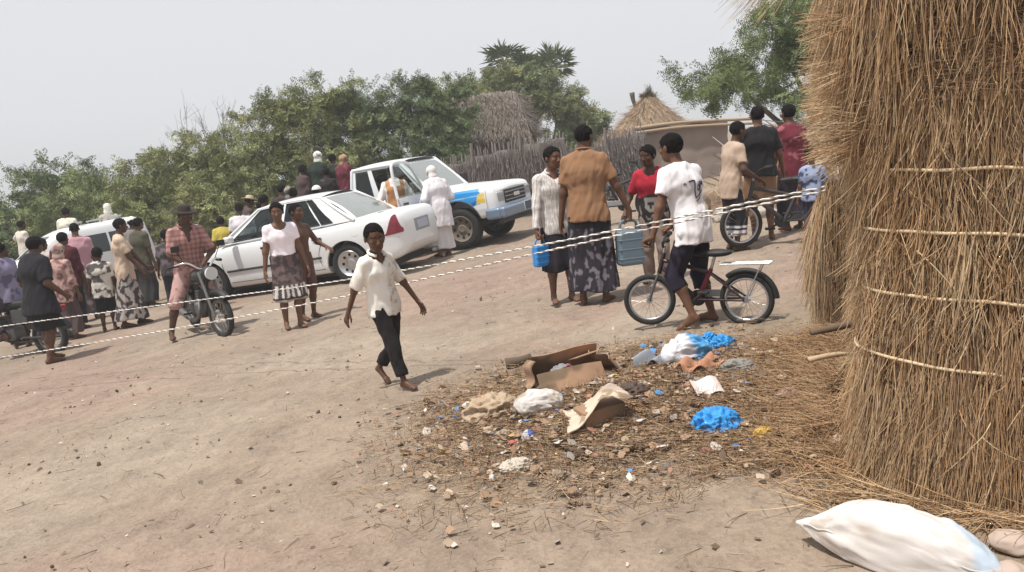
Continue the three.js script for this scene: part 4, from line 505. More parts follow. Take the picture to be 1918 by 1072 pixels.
const rideBoy = person({ label: 'barefoot boy in white T-shirt with dark script print astride the small bicycle', h: 1.47, at: [1.40, -5.955], yaw: -132, cell: 0.0095, skin: 'b', hip: 0.72, lean: [11, 0], twist: -10, head: [-8, 6], hair: 0.045, pel: [0, 0.02], lf: [0.13, 0.10, -0.01], lt: [14, -30], lk: [0.12, 0, 1], rf: [-0.15, 0.062, -0.02], rk: [-0.2, 0, 1], rt: [-12, 0], lh: [0.285, 0.70, 0.20], lg: 1, rh: [-0.17, 0.70, 0.32], rg: 1, ld: [0.05, -0.35, 1], rd: [-0.05, -0.35, 1], lp: [1, -0.2, -0.4], rp: [-1, -0.2, -0.4],
  shirt: { c: flat('#f1eef2'), sl: 0.62, hem: -0.075, loose: 0.023, neck: 0.062, flare: 0.006 }, pants: { c: flat('#1d1629'), top: 0.02, hem: 1.32, loose: 0.017, wide: 1.6 }, wr: 0.012 });
{ // script print on the back of the T-shirt: strokes laid on the cloth
  const st = [[[-0.075, 0.03], [-0.07, 0.045], [-0.062, 0.03]], [[-0.045, 0.05], [-0.02, 0.056], [0.004, 0.055]], [[0.004, 0.055], [-0.002, 0.0], [0.0, -0.058]], [[0.0, -0.058], [0.035, -0.04], [0.075, 0.004]], [[0.0, -0.078], [0.04, -0.058], [0.085, -0.012]], [[0.028, 0.03], [0.018, 0.0], [0.032, -0.012], [0.046, 0.008], [0.038, 0.03], [0.026, 0.028]], [[0.06, 0.045], [0.052, 0.02], [0.064, 0.008], [0.076, 0.026], [0.07, 0.045], [0.06, 0.044]], [[0.095, 0.055], [0.088, 0.03], [0.1, 0.02], [0.115, 0.04]]];
  const hit = (u, v) => { const x = -u * 1.15 + 0.03, y = 1.03 + v * 1.15; let z = -0.4; for (let i = 0; i < 60; i++) { const d = rideBoy.shirtS(x, y, z); if (d < 0.0008) break; z += Math.max(0.0008, d * 0.6); } return V(x, y, z - 0.001); };
  part('script_print', merge(st.map((s, i) => { const pts = []; for (let k = 0; k < s.length - 1; k++) for (let j = 0; j < 5; j++) pts.push(hit(lerp(s[k][0], s[k + 1][0], j / 5), lerp(s[k][1], s[k + 1][1], j / 5))); pts.push(hit(...s[s.length - 1])); const r = i === 2 || i === 1 ? 0.0058 : 0.0036; return tubeGeo(pts, r, r, pts.length * 2, 5); })), std('#3d4058', 0.9), rideBoy.shirt);
}
person({ label: 'boy in beige T-shirt and dark wrap with white hem bands facing away to the right', h: 1.45, at: [2.56, -9.08], yaw: 100, cell: 0.012, skin: 'c', head: [8, 10], lean: [8, 0], hair: 0.05, lh: [0.16, 0.84, 0.26], rh: [-0.19, 0.80, 0.24], shirt: { c: flat('#b29c8a'), sl: 0.7, hem: -0.1, loose: 0.022 }, skirt: { c: bands('#17131c', [[0.215, 0.245, '#b9b4b6'], [0.27, 0.30, '#b9b4b6'], [0.0, 0.2, '#b9b4b6']]), hem: 0.185, flare: 0.03 } });
person({ label: 'man in black T-shirt and tan wrap standing behind the dusty bicycle', h: 1.56, at: [3.02, -9.45], yaw: 168, cell: 0.012, skin: 'b', head: [10, 0], hair: 0.055, shirt: { c: flat('#121113'), sl: 0.75, hem: -0.02, loose: 0.022 }, skirt: { c: flat('#8b6a50'), hem: 0.42, flare: 0.01 }, rh: [-0.27, 0.78, 0.12] });
person({ label: 'person in maroon shirt partly hidden by the straw hut edge', h: 1.52, at: [3.52, -9.8], yaw: 195, cell: 0.014, skin: 'a', hair: 0.06, shirt: { c: print('#6d2433', '#9a5a62', 9, 0.25), sl: 1.2, hem: -0.1, loose: 0.02 }, skirt: { c: flat('#2b2430'), hem: 0.12, flare: 0.02 } });
person({ label: 'small child in pale blue printed shirt and navy trousers beside the straw hut', h: 1.04, at: [3.36, -8.75], yaw: 165, cell: 0.011, skin: 'b', hair: 0.05, shirt: { c: print('#8f9cba', '#3d4664', 15, 0.12), sl: 0.8, hem: -0.05, loose: 0.014 }, pants: { c: flat('#2b2b42'), hem: 1.85, loose: 0.012 } });
// left crowd
person({ label: 'man in brown brimmed hat and pinkish plaid shirt sitting on the black motorcycle', h: 1.70, at: [-4.02, -10.12], yaw: 34, cell: 0.012, skin: 'c', hip: 0.79, lean: [4, 0], head: [6, 14], hair: 0.03, hat: { c: '#2c201b', tilt: -4 }, rf: [-0.36, 0.075, 0.06], lf: [0.32, 0.075, 0.22], rk: [-0.5, 0.2, 1], lk: [0.5, 0.2, 1], rh: [-0.06, 0.90, 0.27], lh: [0.10, 0.90, 0.28], rp: [-1, -0.4, -0.2], lp: [1, -0.4, -0.2], shirt: { c: plaid('#a87f78', '#7b5350', '#cbb3a8', 0.06), sl: 0.95, hem: -0.03, loose: 0.022, v: 0.14, collar: 1 }, pants: { c: print('#b08e88', '#8a6864', 14, 0.2), hem: 1.05, loose: 0.028 } });
person({ label: 'person in white shirt with blue print standing behind the motorcycle rider', h: 1.53, at: [-4.62, -11.7], yaw: 150, cell: 0.013, skin: 'b', hair: 0.05, shirt: { c: (() => { const p = print('#7f8aa3', '#39435f', 13, 0.05), w = col('#dcd6e4'); return (x, y, z) => y > 1.0 ? w : p(x, y, z); })(), sl: 0.8, hem: -0.08, loose: 0.02 }, skirt: { c: flat('#3a3240'), hem: 0.15, flare: 0.02 } });
person({ label: 'tall man in long beige T-shirt and pale figured wrap facing right in the left crowd', h: 1.64, at: [-5.80, -12.1], yaw: 112, cell: 0.012, skin: 'c', head: [6, 6], hair: 0.05, lh: [0.18, 0.86, 0.30], rh: [-0.2, 0.80, 0.26], shirt: { c: flat('#c7b09b'), sl: 0.75, hem: -0.14, loose: 0.024 }, skirt: { c: print('#a69d98', '#3b3438', 12, 0.02), hem: 0.12, flare: 0.05 }, lf: [0.1, 0.07, 0.1], rf: [-0.1, 0.07, -0.12] });
person({ label: 'boy in black and white patterned shirt and black shorts with bare calves, seen from behind', h: 1.28, at: [-6.12, -12.0], yaw: 196, cell: 0.012, skin: 'c', hair: 0.055, shirt: { c: print('#cfc8bf', '#55504f', 10, 0.08), sl: 0.8, hem: -0.1, loose: 0.02 }, pants: { c: flat('#131013'), hem: 1.05, loose: 0.024 } });
person({ label: 'person in pink shirt with close-cropped hair beside the white van', h: 1.72, at: [-7.45, -14.0], yaw: 205, cell: 0.015, skin: 'b', hair: 0.02, shirt: { c: flat('#bb8d97'), sl: 0.85, hem: -0.08, loose: 0.02 }, skirt: { c: print('#4f4648', '#7d7370', 12, 0.1), hem: 0.12, flare: 0.03 } });
person({ label: 'broad man in maroon shirt and dark trousers in the left crowd', h: 1.60, at: [-7.10, -12.9], yaw: 172, cell: 0.013, skin: 'c', bulk: 1.02, hair: 0.05, lh: [0.33, 0.8, 0.12], shirt: { c: flat('#481420'), sl: 1.3, hem: -0.07, loose: 0.026 }, pants: { c: flat('#151415'), hem: 1.9, loose: 0.022, wide: 1.5 } });
person({ label: 'woman in loose black top and black skirt nearest the left edge of the picture', h: 1.59, at: [-5.90, -9.98], yaw: 152, cell: 0.011, skin: 'a', bulk: 1.06, hair: 0.10, lean: [3, 0], head: [12, 6], rh: [-0.24, 0.86, 0.16], lh: [0.24, 0.84, 0.14], rf: [-0.09, 0.07, -0.06], lf: [0.1, 0.07, 0.09], shirt: { c: flat('#15111a'), sl: 0.9, hem: -0.12, loose: 0.035, flare: 0.03 }, skirt: { c: flat('#0f0d0f'), hem: 0.44, flare: 0.055 } });
person({ label: 'person in grey-lavender shirt sitting on the motorcycle at the left edge', h: 1.55, at: [-6.86, -11.0], yaw: 260, cell: 0.014, skin: 'c', hip: 0.84, hair: 0.06, rf: [-0.2, 0.34, 0.05], lf: [0.2, 0.34, 0.05], rk: [-0.3, 0, 1], lk: [0.3, 0, 1], lean: [8, 0], rh: [-0.25, 1.0, 0.36], lh: [0.25, 1.0, 0.36], rp: [-1, -0.5, 0], lp: [1, -0.5, 0], shirt: { c: print('#7f7a92', '#57526a', 9, 0.2), sl: 1.0, hem: -0.05, loose: 0.02 }, pants: { c: flat('#37323d'), hem: 1.85, loose: 0.015 } });
person({ label: 'person in faded pink flowered shirt between the woman in black and the man in maroon', h: 1.44, at: [-6.62, -11.85], yaw: 160, cell: 0.014, skin: 'b', hair: 0.03, scarf: print('#b79c90', '#8d6f6a', 14, 0.1), shirt: { c: print('#b59389', '#7f5a58', 12, 0.1), sl: 1.5, hem: -0.12, loose: 0.022 }, skirt: { c: flat('#594847'), hem: 0.1, flare: 0.03 } });
person({ label: 'small dark-clothed child between the man in beige and the motorcycle rider', h: 1.34, at: [-5.62, -13.3], yaw: 190, cell: 0.015, skin: 'c', hair: 0.06, shirt: { c: print('#463f42', '#70666a', 10, 0.15), sl: 0.8, hem: -0.08, loose: 0.018 }, pants: { c: flat('#2a2730'), hem: 1.8, loose: 0.018 } });
person({ label: 'child in white shirt far off on the earth bank at the left edge', h: 1.42, at: [-10.75, -18.0], yaw: 150, cell: 0.018, skin: 'c', hair: 0.05, lh: [0.4, 0.95, 0.2], shirt: { c: flat('#cfc8bd'), sl: 0.9, hem: -0.08, loose: 0.018 }, pants: { c: flat('#3b3638'), hem: 1.8 } });
person({ label: 'person in white shirt standing on the earth bank beyond the white van', h: 1.52, at: [-9.55, -17.7], yaw: 185, cell: 0.018, skin: 'c', hair: 0.05, shirt: { c: flat('#ddd8c8'), sl: 0.85, hem: -0.06, loose: 0.024 }, pants: { c: flat('#3a3534'), hem: 1.85 } });
person({ label: 'person with white wrapped head on the earth bank behind the van', h: 1.45, at: [-8.65, -17.75], yaw: 200, cell: 0.018, skin: 'c', hair: 0, scarf: flat('#d9d6ca'), shirt: { c: flat('#a9a29a'), sl: 1.4, hem: -0.1, loose: 0.02 }, skirt: { c: flat('#55504c'), hem: 0.1 } });
// behind the sedan
person({ label: 'person in yellow shirt bending behind the bonnet of the sedan', h: 1.40, at: [-5.50, -15.7], yaw: 205, cell: 0.016, skin: 'c', lean: [22, 0], hair: 0.05, shirt: { c: flat('#b3a045'), sl: 0.9, hem: -0.08, loose: 0.022 }, skirt: { c: flat('#4a4142'), hem: 0.1 } });
person({ label: 'man in wide straw hat and dark brown shirt behind the sedan', h: 1.70, at: [-5.30, -16.4], yaw: 128, cell: 0.016, skin: 'c', lean: [10, 0], head: [10, 22], hair: 0.03, hat: { c: '#b9a48a', tilt: -6 }, shirt: { c: print('#4d403e', '#8d807a', 6, 0.3), sl: 1.3, hem: -0.08, loose: 0.024 }, skirt: { c: flat('#4f4440'), hem: 0.1 } });
person({ label: 'youth in white T-shirt behind the windscreen of the sedan', h: 1.52, at: [-4.72, -15.7], yaw: 172, cell: 0.016, skin: 'c', hair: 0.055, shirt: { c: flat('#dfd9e0'), sl: 0.7, hem: -0.08, loose: 0.02 }, pants: { c: flat('#302c35'), hem: 1.85 } });
person({ label: 'dark-haired boy in dark shirt between the straw-hat man and the white T-shirt youth', h: 1.62, at: [-4.98, -16.7], yaw: 150, cell: 0.018, skin: 'c', hair: 0.06, shirt: { c: flat('#4b4247'), sl: 0.8, hem: -0.08, loose: 0.02 }, pants: { c: flat('#302c35'), hem: 1.85 } });
person({ label: 'person in white skullcap and brown shirt between sedan roof and pickup bed', h: 1.62, at: [-3.52, -15.32], yaw: 150, cell: 0.016, skin: 'c', hair: 0.03, cap: '#e4e0dc', shirt: { c: flat('#4a3c38'), sl: 1.2, hem: -0.08, loose: 0.02 }, skirt: { c: flat('#3f3835'), hem: 0.1 } });
const bedY = (x, z) => gbase(x, z) + 0.725;
person({ label: 'person in dark green robe and white headscarf standing in the pickup bed', h: 1.60, at: [-3.78, -16.72], y: bedY(-3.78, -16.72), yaw: 150, cell: 0.016, skin: 'c', lean: [8, 0], hair: 0.03, scarf: print('#dcd9cf', '#8d8a84', 10, 0.25), shirt: { c: flat('#1c281f'), sl: 1.7, hem: -0.2, loose: 0.035, flare: 0.03 }, skirt: { c: flat('#2d2a2c'), hem: 0.06 } });
person({ label: 'person in maroon shawl with beige headcloth standing in the pickup bed behind the cab', h: 1.42, at: [-3.14, -16.35], y: bedY(-3.14, -16.35), yaw: 140, cell: 0.015, skin: 'b', bulk: 1.02, hair: 0.03, scarf: print('#a98a6c', '#7a4f4c', 8, 0.15), shirt: { c: print('#5e1f2e', '#7d3d47', 8, 0.25), sl: 1.7, hem: -0.15, loose: 0.035, flare: 0.03 }, skirt: { c: flat('#2b2128'), hem: 0.05 } });
person({ label: 'child in dark green shawl at the rear end of the pickup bed', h: 1.22, at: [-4.02, -17.1], y: bedY(-4.02, -17.1), yaw: 165, cell: 0.015, skin: 'c', hair: 0.05, shirt: { c: print('#243328', '#3d4c3c', 8, 0.2), sl: 1.6, hem: -0.15, loose: 0.03, flare: 0.02 }, skirt: { c: flat('#26282a'), hem: 0.05 } });
person({ label: 'man in orange-tan waistcoat over white sleeves leaning at the open pickup door', h: 1.72, at: [-1.93, -14.62], yaw: 196, cell: 0.013, skin: 'a', lean: [6, 0], head: [18, 8], hair: 0.06, rh: [-0.32, 1.0, 0.3], lh: [0.3, 0.95, 0.2], shirt: { c: (() => { const t = flat('#b9845a'), w = col('#e6ded8'); return (x, y, z) => Math.abs(x) > 0.165 || y > 1.36 && Math.abs(x) < 0.09 ? w : t(x, y, z); })(), sl: 1.5, hem: -0.06, loose: 0.022, collar: 1 }, skirt: { c: flat('#4f4247'), hem: 0.1 } });

for (const [x, z, h, yaw, top, label, sc] of [[-3.50, -16.98, 1.50, 170, '#22261f', 'boy in blackish green shirt standing deep in the pickup bed between the scarved riders'], [-3.46, -16.2, 1.22, 195, '#2b2226', 'child in dark shirt in the pickup bed just above the sedan roof'], [-4.1, -16.72, 1.38, 140, '#4a3a38', 'youth in dull brown shirt by the tailgate of the pickup bed']]) person({ label, h, at: [x, z], y: bedY(x, z), yaw, cell: 0.016, skin: 'c', hair: 0.06, lean: [5, 0], shirt: { c: print(top, '#4d4a44', 8, 0.28), sl: 1.3, hem: -0.08, loose: 0.025 }, skirt: { c: flat('#262326'), hem: 0.05 } });
// more of the crowd, mostly hidden by the people in front
const more = (label, h, x, z, yaw, top, low, o = {}) => person({ label, h, at: [x, z], yaw, cell: 0.017, skin: 'c', hair: 0.05, shirt: { c: top, sl: o.sl ?? 0.8, hem: -0.08, loose: 0.02 }, ...(o.long ? { pants: { c: low, hem: 1.85, loose: 0.016 } } : { skirt: { c: low, hem: 0.12, flare: 0.02 } }), ...o });
more('thin boy in grey-white shirt squeezed between the maroon and pink shirts', 1.56, -7.85, -13.6, 165, flat('#b3aaa2'), flat('#3a3438'), { long: 1 });
more('youth in dark olive shirt behind the tall man in beige', 1.62, -6.55, -14.4, 150, flat('#4a4738'), flat('#2b282b'));
more('person in white cap and grey shirt behind the olive-shirted youth', 1.66, -7.0, -15.2, 200, flat('#7d7674'), flat('#37332f'), { cap: '#dcd8d0' });
more('boy in dull red shirt just behind the motorcycle rider', 1.46, -4.98, -12.5, 205, flat('#5b2a2b'), flat('#27242b'), { long: 1 });
more('person in dark shirt at the very left edge behind the parked motorcycle', 1.58, -7.75, -12.3, 140, flat('#262329'), flat('#1c1a1d'));
more('child in pale checked shirt near the left edge', 1.30, -7.42, -11.9, 200, plaid('#b7aeb0', '#77707a', '#d8d2d2', 0.05), flat('#2d2a33'), { long: 1 });
more('tall person in dark brown shirt seen over the sedan roof', 1.78, -4.35, -16.0, 170, flat('#3c2f2d'), flat('#2c2728'));
more('person in patterned grey shawl seen over the sedan roof beside the pickup bed', 1.70, -4.05, -15.35, 150, print('#6c6462', '#3b3436', 9, 0.1), flat('#38302f'), { sl: 1.5, scarf: print('#8d857c', '#5a5450', 9, 0.1) });
more('person in white shirt behind the sedan near the straw-hat man', 1.56, -5.05, -15.45, 190, flat('#d6d0d4'), flat('#3b363d'), { long: 1 });
more('person in dark grey shirt behind the sedan between windscreen and roof', 1.63, -4.48, -15.15, 160, flat('#37333a'), flat('#2a272c'));
more('boy in faded green shirt behind the sedan roof left of the skullcap', 1.66, -3.86, -14.95, 185, flat('#3e4a3a'), flat('#2a272c'), { long: 1 });
more('person in lilac-white shirt left of the yellow shirt behind the bonnet', 1.58, -6.0, -15.3, 170, flat('#c9c3d2'), flat('#36323c'), { long: 1 });
person({ label: 'person in long white robe and white headcloth beside the open pickup door', h: 1.60, at: [-1.12, -14.05], yaw: 215, cell: 0.013, skin: 'b', bulk: 0.95, lean: [9, 0], head: [10, 14], hair: 0.02, scarf: flat('#d8d4d2'), lh: [0.22, 0.95, 0.24], rh: [-0.22, 0.92, 0.25], shirt: { c: flat('#d9d6da'), sl: 1.8, hem: -0.2, loose: 0.03, flare: 0.02 }, skirt: { c: flat('#cfcbcb'), hem: 0.14, flare: 0.03, top: -0.1 } });

// ---------------------------------------------------------------- carried things
function jerrycan(name, label, at, s, c, yaw) {
  const g = thing(name, label, 'jerrycan'), m = std(c, 0.5);
  const b = new RoundedBoxGeometry(0.25 * s, 0.34 * s, 0.15 * s, 4, 0.035 * s); b.translate(0, -0.26 * s, 0); part('container', b, m, g); part('rib', merge([-0.36, -0.27, -0.18].map(y => bx(0.255 * s, 0.012 * s, 0.155 * s, 0, y * s, 0, 0.005 * s))), m, g);
  part('handle', tubeGeo([[-0.09, -0.1, 0], [-0.07, -0.015, 0], [0, 0.0, 0], [0.07, -0.015, 0], [0.09, -0.1, 0]].map(p => V(...p).multiplyScalar(s)), 0.014 * s, 0.014 * s, 16, 8), m, g); part('cap', cyl(0.028 * s, 0.05 * s, 0.095 * s, -0.075 * s, 0, 'y', 16), std([0.1, 0.1, 0.1], 0.6), g);
  g.position.copy(at); g.rotation.y = yaw * RAD; return g;
}
jerrycan('jerrycan', 'grey-blue plastic jerrycan hanging from the hand of the man in orange-tan', tanMan.hands[0].clone().add(V(0, 0.0, 0)), 0.98, [0.13, 0.19, 0.24], 12);
jerrycan('jerrycan', 'small bright blue jerrycan held by the youth in the pinstriped shirt', sweat.hands[0].clone(), 0.62, [0.03, 0.24, 0.62], 30);

// ---------------------------------------------------------------- vegetation
const leafMat = new THREE.MeshStandardMaterial({ roughness: 0.85, side: THREE.DoubleSide }), barkMat = std([0.13, 0.10, 0.075], 0.95);
function sprig(seed, n, L, ll, lw) { // a feathery twig with paired leaflets, along +y
  const r = rng(seed), pos = []; const tri = (a, b, c) => pos.push(a.x, a.y, a.z, b.x, b.y, b.z, c.x, c.y, c.z);
  for (let i = 0; i < n; i++) { const t = (i + 0.5) / n, y = t * L, s = i % 2 ? 1 : -1, bend = 0.25 * t * t * L, d = V(s * (0.8 + 0.3 * r()), 0.5 * r() - 0.1, 0.8 * (r() - 0.5)).normalize(), b = V(0, y, bend), w = V(-d.y, d.x, 0.6 * (r() - 0.5)).normalize().multiplyScalar(lw * (0.7 + 0.6 * r())), l = ll * (0.6 + 0.6 * r()); const m = b.clone().addScaledVector(d, l * 0.5), e = b.clone().addScaledVector(d, l).add(V(0, -l * 0.15, 0)); tri(b, m.clone().add(w), e); tri(b, e, m.clone().sub(w)); }
  const g = new THREE.BufferGeometry(); g.setAttribute('position', new THREE.Float32BufferAttribute(pos, 3)); g.computeVertexNormals(); return g;
}
const SPR = [sprig(1, 14, 0.24, 0.075, 0.012), sprig(2, 18, 0.30, 0.06, 0.010), sprig(3, 12, 0.20, 0.085, 0.016)];
function tree(name, label, x, z, o) {
  const t = thing(name, label, o.cat ?? 'tree', o.group), r = rng(o.seed), y0 = gbase(x, z); t.position.set(x, y0, z);
  const stems = [], P = (a, b, ra, rb, sag = 0.1) => { const m = V(...a).lerp(V(...b), 0.5).add(V((r() - 0.5) * 0.25, sag + (r() - 0.5) * 0.2, (r() - 0.5) * 0.25)); stems.push(tubeGeo([V(...a), m, V(...b)], ra, rb, 6, 6)); return m; };
  const mats = [], cols = [], q = new THREE.Quaternion(), drp = o.droop ?? 0.35;
  for (const [dx, dy0, dz, rx, ry0, rz] of o.lobes) { const dy = dy0 * (o.sy ?? 1), ry = ry0 * (o.sy ?? 1);
    const f = r() * 0.3, root = [dx * f * 0.4, 0.0, dz * f * 0.4], fork = [dx * 0.45, Math.max(0.3, dy * 0.45), dz * 0.45]; P(root, fork, o.tr ?? 0.09, 0.055, 0); P(fork, [dx, dy, dz], 0.055, 0.025, 0.05);
    const nc = Math.round((o.den ?? 1) * 16 * (rx * ry + ry * rz + rx * rz)); 
    for (let i = 0; i < nc; i++) {
      const u = r() * 2 - 1, a = r() * 6.2832, s = Math.sqrt(1 - u * u), k = Math.pow(r(), 0.45) * (0.74 + 0.5 * r() * r() + 0.08 * r()), cx = dx + rx * s * Math.cos(a) * k, cy = dy + ry * u * k, cz = dz + rz * s * Math.sin(a) * k; if (cy < 0.05) continue;
      const out = V(s * Math.cos(a), u, s * Math.sin(a)); if (r() < 0.22) P([dx + (cx - dx) * 0.3, dy + (cy - dy) * 0.3, dz + (cz - dz) * 0.3], [cx, cy, cz], 0.018, 0.005, 0.03);
      const cr = 0.13 + 0.26 * r() * r(), n = Math.round((o.per ?? 26) * (0.6 + 0.8 * r())), tone = 0.75 + 0.5 * r(), yel = r();
      for (let j = 0; j < n; j++) { const p = V(cx + (r() + r() - 1) * cr * 1.3, cy + (r() + r() - 1) * cr * 0.75, cz + (r() + r() - 1) * cr * 1.3), d = V(out.x * 0.7 + (r() - 0.5) * 1.5, out.y * 0.5 + (r() - 0.5) * 1.3 - drp, out.z * 0.7 + (r() - 0.5) * 1.5).normalize(); const sc = (o.leaf ?? 1) * (0.7 + 0.6 * r()); mats.push(MT(p, fromTo(d, r() * 6.28), V(sc, sc, sc))); const c = mix3(o.c1, o.c2, clamp(yel * 0.7 + r() * 0.4)), k2 = tone * (0.85 + 0.3 * r()); cols.push([c[0] * k2, c[1] * k2, c[2] * k2]); }
    }
  }
  part('trunk', merge(stems), barkMat, t); inst('crown', SPR[o.spr ?? 0], leafMat, t, mats, cols); return t;
}
const G1 = [0.150, 0.185, 0.072], G2 = [0.255, 0.250, 0.100], G3 = [0.118, 0.165, 0.078], G4 = [0.205, 0.235, 0.098];
const THORN = 'thorn trees along the far side';
tree('thorn_tree', 'small loose dark tree at the far left edge against the sky', -12.9, -24, { seed: 11, sy: 0.84, c1: G3, c2: G1, lobes: [[-0.9, 2.6, 0, 1.1, 0.9, 1], [0.2, 3.1, 0.2, 1.0, 0.8, 1], [1.1, 2.5, 0, 0.9, 0.8, 0.9], [-1.8, 1.6, 0.3, 1.2, 1.0, 1], [0.3, 1.5, 0.6, 1.6, 1.0, 1]], den: 0.8, leaf: 1.2 });
tree('thorn_tree', 'low pale green thicket behind the white van', -10.4, -21.5, { seed: 12, c1: G1, c2: G4, lobes: [[-1.5, 1.2, 0, 1.3, 0.9, 1], [0.2, 1.5, 0.3, 1.4, 1.0, 1], [1.4, 1.4, 0, 1.0, 0.9, 1]], den: 0.9, leaf: 1.15 });
tree('thorn_tree', 'broad olive thorn bush sloping up behind the motorcycle rider', -7.9, -20.6, { seed: 13, sy: 0.84, c1: G2, c2: G4, lobes: [[-1.2, 1.7, 0, 1.0, 1.1, 1], [-0.2, 2.3, 0, 1.2, 1.1, 1.1], [0.9, 2.5, 0.1, 1.1, 1.15, 1], [-0.4, 1.0, 0.9, 1.8, 0.9, 0.9], [1.3, 1.2, 0.8, 1.3, 1.0, 0.9]], den: 1.15, leaf: 1.05, droop: 0.5 });
tree('thorn_tree', 'tall green thorn tree with an open top above the straw-hat man', -5.2, -22, { seed: 14, c1: G1, c2: G2, lobes: [[-0.6, 3.5, 0, 1.0, 0.8, 1], [0.5, 3.8, 0, 1.2, 0.75, 1], [-0.9, 2.3, 0.4, 1.4, 1.1, 1.1], [0.8, 2.4, 0.6, 1.4, 1.2, 1.1], [-0.2, 1.1, 1.2, 1.8, 1.0, 0.9]], den: 1.15, leaf: 1.05 });
tree('thorn_tree', 'dense dark green thorn tree behind the pickup cab', -2.6, -22.5, { seed: 15, c1: G3, c2: G1, lobes: [[-1.0, 3.3, 0, 1.1, 0.8, 1], [0.3, 3.4, 0.1, 1.2, 0.85, 1], [1.2, 3.1, 0, 0.9, 0.8, 1], [-0.8, 2.0, 0.5, 1.5, 1.1, 1.1], [0.9, 2.0, 0.6, 1.3, 1.1, 1.1], [0.2, 1.0, 1.3, 2.0, 0.95, 0.9]], den: 1.2, leaf: 1.05 });
tree('thorn_tree', 'bushy tree crown rising behind the grey thatched roof', 1.5, -28.5, { seed: 16, c1: G3, c2: G2, lobes: [[-2.4, 3.6, 0, 1.2, 0.8, 1], [-0.9, 3.7, 0, 1.2, 0.9, 1], [0.6, 3.2, 0, 1.1, 1.2, 1], [1.5, 2.2, 0, 1.0, 0.9, 1], [0.9, 1.3, 0.6, 1.3, 0.9, 1]], den: 1.0, leaf: 1.3 });
tree('thorn_tree', 'bright green thorn tree leaning out beside the straw hut', 6.4, -15.2, { seed: 17, c1: G1, c2: [0.15, 0.20, 0.075], tr: 0.12, lobes: [[-2.0, 2.0, 0, 1.1, 0.6, 0.8], [-1.2, 2.5, 0.1, 1.0, 0.75, 0.9], [-0.3, 3.0, 0, 1.1, 0.85, 1], [0.7, 3.3, 0, 1.2, 1.0, 1], [-0.6, 1.9, 0.4, 1.2, 0.8, 0.9], [0.9, 2.0, 0.3, 1.2, 1.0, 1]], den: 1.25, leaf: 0.85, droop: 0.45, spr: 1 });
tree('thorn_tree', 'further thorn tree behind the right-hand tree', 9.5, -19, { seed: 18, c1: G3, c2: G1, lobes: [[-1.2, 2.4, 0, 1.3, 1.2, 1], [0.4, 3.2, 0, 1.4, 1.1, 1], [1.4, 2.2, 0, 1.2, 1.1, 1]], den: 0.9 });
tree('thorn_tree', 'low bush at the far left beyond the earth bank', -16.6, -24.5, { seed: 19, c1: G1, c2: G4, lobes: [[-1.2, 1.6, 0, 1.4, 1.2, 1], [0.6, 1.9, 0, 1.5, 1.2, 1], [1.6, 1.1, 0.3, 1.2, 0.9, 1]], den: 0.8, leaf: 1.3 });
{ // leafless thorn shrub on top of the olive bush line
  const t = thing('dry_shrub', 'leafless grey thorn shrub sticking up out of the olive bush', 'shrub'), r = rng(77), g = []; t.position.set(-7.0, gbase(-7.0, -21.4) , -21.4);
  const br = (p, d, l, w, n) => { const e = p.clone().addScaledVector(d, l), m = p.clone().lerp(e, 0.5).add(V((r() - 0.5) * l * 0.2, (r() - 0.5) * l * 0.2, (r() - 0.5) * l * 0.2)); g.push(tubeGeo([p, m, e], w, w * 0.55, 3, 4)); if (n > 0) for (let i = 0; i < 3; i++) br(p.clone().lerp(e, 0.45 + 0.55 * r()), d.clone().add(V(r() - 0.5, r() - 0.35, r() - 0.5).multiplyScalar(1.5)).normalize(), l * 0.62, w * 0.5, n - 1); };
  for (let i = 0; i < 5; i++) br(V((r() - 0.5) * 0.4, 0, 0), V((r() - 0.5) * 0.7, 1, (r() - 0.5) * 0.5).normalize(), 1.75 + 0.4 * r(), 0.03, 3); part('branch', merge(g), std([0.19, 0.16, 0.14], 0.95), t);
}
function palm(label, x, z, h, seed) {
  const t = thing('fan_palm', label, 'palm', 'fan palms'), r = rng(seed); t.position.set(x, gbase(x, z), z); part('trunk', tubeGeo([[0, 0, 0], [0.1, h * 0.5, 0], [0, h, 0]], 0.16, 0.12, 8, 8), barkMat, t);
  const gs = []; for (let i = 0; i < 26; i++) { const a = r() * 6.28, e = -0.5 + 1.9 * r(), d = V(Math.cos(a) * Math.cos(e), Math.sin(e), Math.sin(a) * Math.cos(e)), b = V(0, h, 0), c = b.clone().addScaledVector(d, 0.45 + 0.2 * r()); gs.push(tubeGeo([b, c], 0.018, 0.014, 1, 4)); const u = d.clone().cross(V(0, 1, 0)).normalize(), w = u.clone().cross(d); const pos = []; for (let k = 0; k < 13; k++) { const f = (k / 12 - 0.5) * 3.6, dd = d.clone().multiplyScalar(Math.cos(f)).addScaledVector(u, Math.sin(f)).addScaledVector(w, 0.15 * Math.sin(k * 2.1)), L = 0.62 * (0.75 + 0.4 * r()), n = dd.clone().cross(w).normalize().multiplyScalar(0.04), m = c.clone().addScaledVector(dd, L * 0.5), tip = c.clone().addScaledVector(dd, L).add(V(0, -0.1, 0)); for (const q of [[c, m.clone().add(n), tip], [c, tip, m.clone().sub(n)]]) q.forEach(p => pos.push(p.x, p.y, p.z)); } const g = new THREE.BufferGeometry(); g.setAttribute('position', new THREE.Float32BufferAttribute(pos, 3)); g.computeVertexNormals(); gs.push(g); }
  const m = part('crown', merge(gs), std([0.14, 0.17, 0.085], 0.8, { side: THREE.DoubleSide }), t); m.userData.kind = 'stuff'; return t;
}
palm('dark fan palm, the taller left one above the grey roof', 0.55, -32, 5.0, 5); palm('green fan palm, the right one beside the taller palm', 2.35, -31.5, 4.45, 6); palm('fan palm half sunk in foliage between the two taller palms', 1.4, -33, 4.6, 8);

